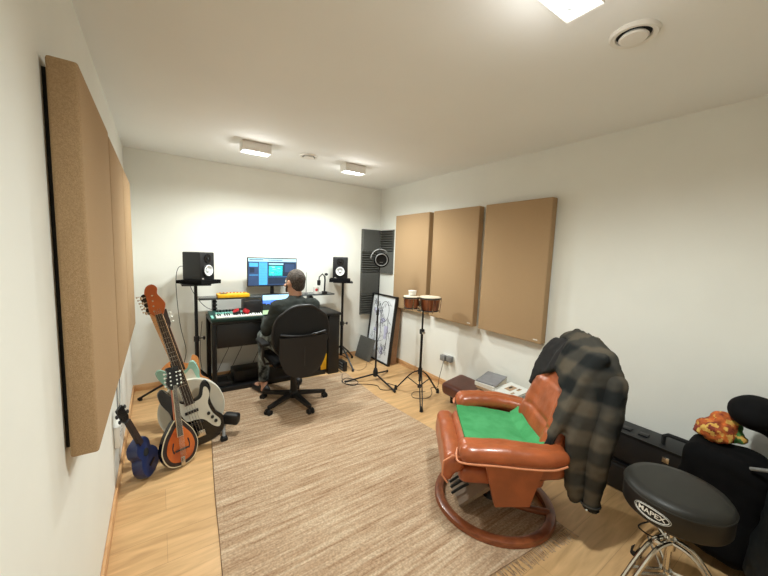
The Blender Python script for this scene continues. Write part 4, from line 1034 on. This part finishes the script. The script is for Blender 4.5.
blob('lining', mb, 'lining', jr, .010, 3, fold)

# ---------------------------------------------------------------- drum throne
TC = Vector((1.745, .345, 0))
root = thing('drum_throne', 'round black drum stool with white oval logo and chrome legs, bottom right', 'drum stool', TC)
R = .175
MB().lathe([(0, .577), (R*.75, .578), (R*.93, .573), (R, .558), (R*1.005, .550)], 56, cap=False).build('seat_top', 'vinyl', root, sharp=60)
MB().lathe([(R*1.004, .551), (R*1.01, .54), (R*1.0, .475), (R*.97, .466), (0, .464)], 56, cap=False).build('seat_side', 'vinylside', root, sharp=60)
MB().tube([(R*1.005*math.cos(a), R*1.005*math.sin(a), .551) for a in [2*PI*i/56 for i in range(56)]], .0028, 6, True).build('seam_piping', 'vinyl', root)
def wrap(vs, a0, zc, Rr): return [Vector((Rr*math.cos(a0+x/Rr), Rr*math.sin(a0+x/Rr), zc+y)) for x, y in vs]
A0 = math.atan2(.30, -.95)+.0
A0 = math.radians(170)
LZ = .510
vs, fs = text_mesh('MAPEX', .0265)
mb = MB(); mb._add(wrap([(v.x*1.12, v.y) for v in vs], A0, LZ, R*1.0145), fs); 
el = [(.058*math.cos(a), .021*math.sin(a)) for a in [2*PI*i/40 for i in range(40)]]
mb.tube(wrap(el, A0, LZ, R*1.013), .0012, 5, True)
el = [(.064*math.cos(a), .0255*math.sin(a)) for a in [2*PI*i/40 for i in range(40)]]
mb.tube(wrap(el, A0, LZ, R*1.013), .0007, 5, True)
mb.build('logo', 'logo', root)
MB().box((0, 0, .456), (.10, .10, .02), bev=.004).build('seat_bracket', 'blackm', root)
MB().cyl((0, 0, .20), (0, 0, .45), .0125).build('post', 'chrome', root)
MB().cyl((0, 0, .37), (0, 0, .45), .024).build('bracket_sleeve', 'black', root)
MB().cyl((0, 0, .30), (0, 0, .345), .022).build('upper_collar', 'chrome', root)
MB().cyl((0, 0, .17), (0, 0, .20), .021).build('lower_collar', 'chrome', root)
mb = MB(); mb.tube([(-.02, .01, .325), (-.045, .02, .325)], .007).ball((-.055, .024, .325), (.012, .02, .02)); mb.build('wing_bolt', 'chrome', root)
for k in range(3):
    a = math.radians(155+120*k); e = Vector((math.cos(a), math.sin(a), 0))*.29; s_ = Vector((-e.y, e.x, 0)).normalized()
    lg = MB()
    for q in (-1, 1): lg.tube(spline([s_*q*.014+Vector((0, 0, .335)), e*.3+s_*q*.016+Vector((0, 0, .31)), e*.7+s_*q*.016+Vector((0, 0, .15)), e*.97+s_*q*.010+Vector((0, 0, .025))], 6), .0085, 8)
    lg = lg.build('leg', 'chrome', root)
    MB().lathe([(.0, 0), (.024, 0), (.022, .03), (.012, .045), (0, .045)], 16, Matrix.Translation(e)).build('rubber_foot', 'rubber', lg)
    lb = MB()
    for q in (-1, 1): lb.tube([s_*q*.012+Vector((0, 0, .185)), e*.55+s_*q*.014+Vector((0, 0, .215))], .006, 6)
    lb.build('brace', 'chrome', root)
cable('stool_cord', 'small black cord loop hanging at the drum stool post', [(TC.x-.03, TC.y+.02, .42), (TC.x-.06, TC.y+.06, .40), (TC.x-.07, TC.y+.09, .36), (TC.x-.04, TC.y+.05, .33), (TC.x-.02, TC.y+.025, .35)], .003)

# ---------------------------------------------------------------- hard case, bags
root = thing('hard_case', 'long black hard instrument case with top handle along the right wall', 'hard case', (2.56, .36, 0))
MB().box((0, 0, .09), (.24, 1.06, .18), bev=.02, seg=3).build('lower_shell', 'black', root)
MB().box((.01, 0, .29), (.22, 1.06, .20), bev=.02, seg=3).build('lid_shell', 'black', root)
MB().box((-.0, 0, .186), (.246, 1.066, .012), bev=.003).build('metal_edge', 'blackm', root)
MB().box((-.10, 0, .386), (.012, 1.04, .012), bev=.003).build('lid_edge', 'blackm', root)
MB().tube([(-.03, .23, .386), (-.03, .23, .44), (-.03, .21, .455), (-.03, .09, .455), (-.03, .07, .44), (-.03, .07, .386)], .012).build('handle', 'rubber', root)
for y in (.42, .33):
    MB().box((-.02, y, .393), (.05, .05, .012), bev=.003).build('hinge', 'blackm', root)
for y in (.19, -.30):
    MB().box((-.105, y, .33), (.014, .035, .035), bev=.003).build('latch', 'chrome', root)
def bagd(co): return .018*noise.noise(co*7)+.006*noise.noise(co*22)
mb = MB(); mb.box((2.32, .30, .32), (.27, .32, .54), rot=(.06, .0, .1), bev=.07, seg=4)
o = blob('black_bag', mb, 'felt', None, .018, 6, bagd); tag(o, 'soft black bag holding the orange patterned cloth, behind the drum stool', 'bag')
mb = MB(); mb.box((2.14, -.02, .30), (.40, .30, .56), rot=(.1, .05, .3), bev=.09, seg=4); mb.box((2.2, -.24, .28), (.50, .34, .54), bev=.09, seg=4)
mb.cyl((2.26, .10, .50), (2.12, -.1, .62), .05, .07)
o = blob('nylon_bag', mb, 'nylon', None, .018, 5, lambda co: bagd(co)+.012*abs(noise.noise(co*12))); tag(o, 'large creased black nylon bag at the right edge, next to the drum stool', 'bag')
mb = MB(); mb.ball((2.40, .22, .775), (.15, .11, .085), (0.1, .1, 0)); mb.box((2.44, .06, .765), (.30, .28, .20), bev=.07, seg=4)
o = blob('padded_case', mb, 'felt', None, .015, 5, lambda co: .006*noise.noise(co*12)); tag(o, 'rounded black padded case on top of the bags at the right edge', 'padded case')
mb = MB(); mb.box((2.44, -.06, .56), (.36, .40, .27), bev=.08, seg=4)
o = blob('black_bag', mb, 'nylon', None, .018, 5, bagd); tag(o, 'black bag between the hard case and the padded case at the right edge', 'bag')
mb = MB(); mb.ball((2.38, .36, .60), (.09, .085, .055), (0, 0, .3)); mb.ball((2.41, .34, .645), (.06, .06, .05)); cap(mb, (2.34, .42, .585), (2.40, .35, .66), .022); cap(mb, (2.38, .27, .59), (2.40, .33, .655), .022)
o = blob('patterned_cloth', mb, 'orangep', None, .008, 3, lambda co: .012*noise.noise(co*26)+.006*noise.noise(co*60), mats=['yelp', 'greenp'])
for p in o.data.polygons:
    n_ = noise.noise(p.center*40)
    p.material_index = 2 if (n_ > -.1 and p.center.y < .29) else (1 if n_ < -.15 else 0)
o.location = (.0, -.012, .035); tag(o, 'crumpled orange, yellow and green patterned cloth stuffed in the black bag', 'cloth')
mb = MB(); mb.tube(spline([(2.20, .20, .575), (2.18, .13, .61), (2.2, .06, .63), (2.22, -.02, .64)], 6), .008); o = mb.build('bag_strap', 'grey'); tag(o, 'pale grey strap lying over the black bags at the right', 'strap')
def split_loose(o, eps=.0006):
    """give every separate piece of o its own object (sibling parts of one name)"""
    me = o.data; n = len(me.vertices); par = list(range(n))
    def f(i):
        while par[i] != i: par[i] = par[par[i]]; i = par[i]
        return i
    for e in me.edges:
        x, y = f(e.vertices[0]), f(e.vertices[1]); par[x] = y
    g = {}
    for i in range(n): g.setdefault(f(i), []).append(i)
    bb = []
    for ids in g.values():
        P = [me.vertices[i].co for i in ids]; bb.append([[min(p[k] for p in P)-eps for k in range(3)], [max(p[k] for p in P)+eps for k in range(3)], set(ids)])
    ch = True
    while ch:
        ch = False
        for i in range(len(bb)):
            for j in range(i+1, len(bb)):
                if all(bb[i][0][k] <= bb[j][1][k] and bb[j][0][k] <= bb[i][1][k] for k in range(3)):
                    bb[i] = [[min(bb[i][0][k], bb[j][0][k]) for k in range(3)], [max(bb[i][1][k], bb[j][1][k]) for k in range(3)], bb[i][2] | bb[j][2]]; bb.pop(j); ch = True; break
            if ch: break
    if len(bb) < 2: return
    nm = o.name.split('.')[0]; nm = {'knobs': 'knob', 'tuners': 'tuner', 'pads': 'pad', 'black_keys': 'black_key', 'pickups': 'pickup', 'tension_rods': 'tension_rod', 'sockets': 'socket'}[nm]
    for lo, hi, ids in bb:
        b = bmesh.new(); b.from_mesh(me); b.verts.ensure_lookup_table()
        bmesh.ops.delete(b, geom=[v for v in b.verts if v.index not in ids], context='VERTS')
        m2 = bpy.data.meshes.new(nm); b.to_mesh(m2); b.free()
        for mt in me.materials: m2.materials.append(mt)
        for p in m2.polygons: p.use_smooth = True
        m2.set_sharp_from_angle(angle=math.radians(35))
        q = bpy.data.objects.new(nm, m2); COL.objects.link(q); q.parent = o.parent; q.matrix_local = o.matrix_local
    bpy.data.objects.remove(o)
for o in list(COL.objects):
    if o.type == 'MESH' and o.name.split('.')[0] in ('knobs', 'tuners', 'pads', 'black_keys', 'pickups', 'tension_rods', 'sockets'): split_loose(o)
SC.view_settings.view_transform = 'Standard'; SC.view_settings.look = 'None'; SC.view_settings.gamma = 1; SC.view_settings.use_curve_mapping = False
SC.view_settings.exposure = .68
w_ = bpy.data.worlds.new('world'); SC.world = w_; w_.use_nodes = True; w_.node_tree.nodes['Background'].inputs[0].default_value = (.8, .8, .8, 1); w_.node_tree.nodes['Background'].inputs[1].default_value = .05
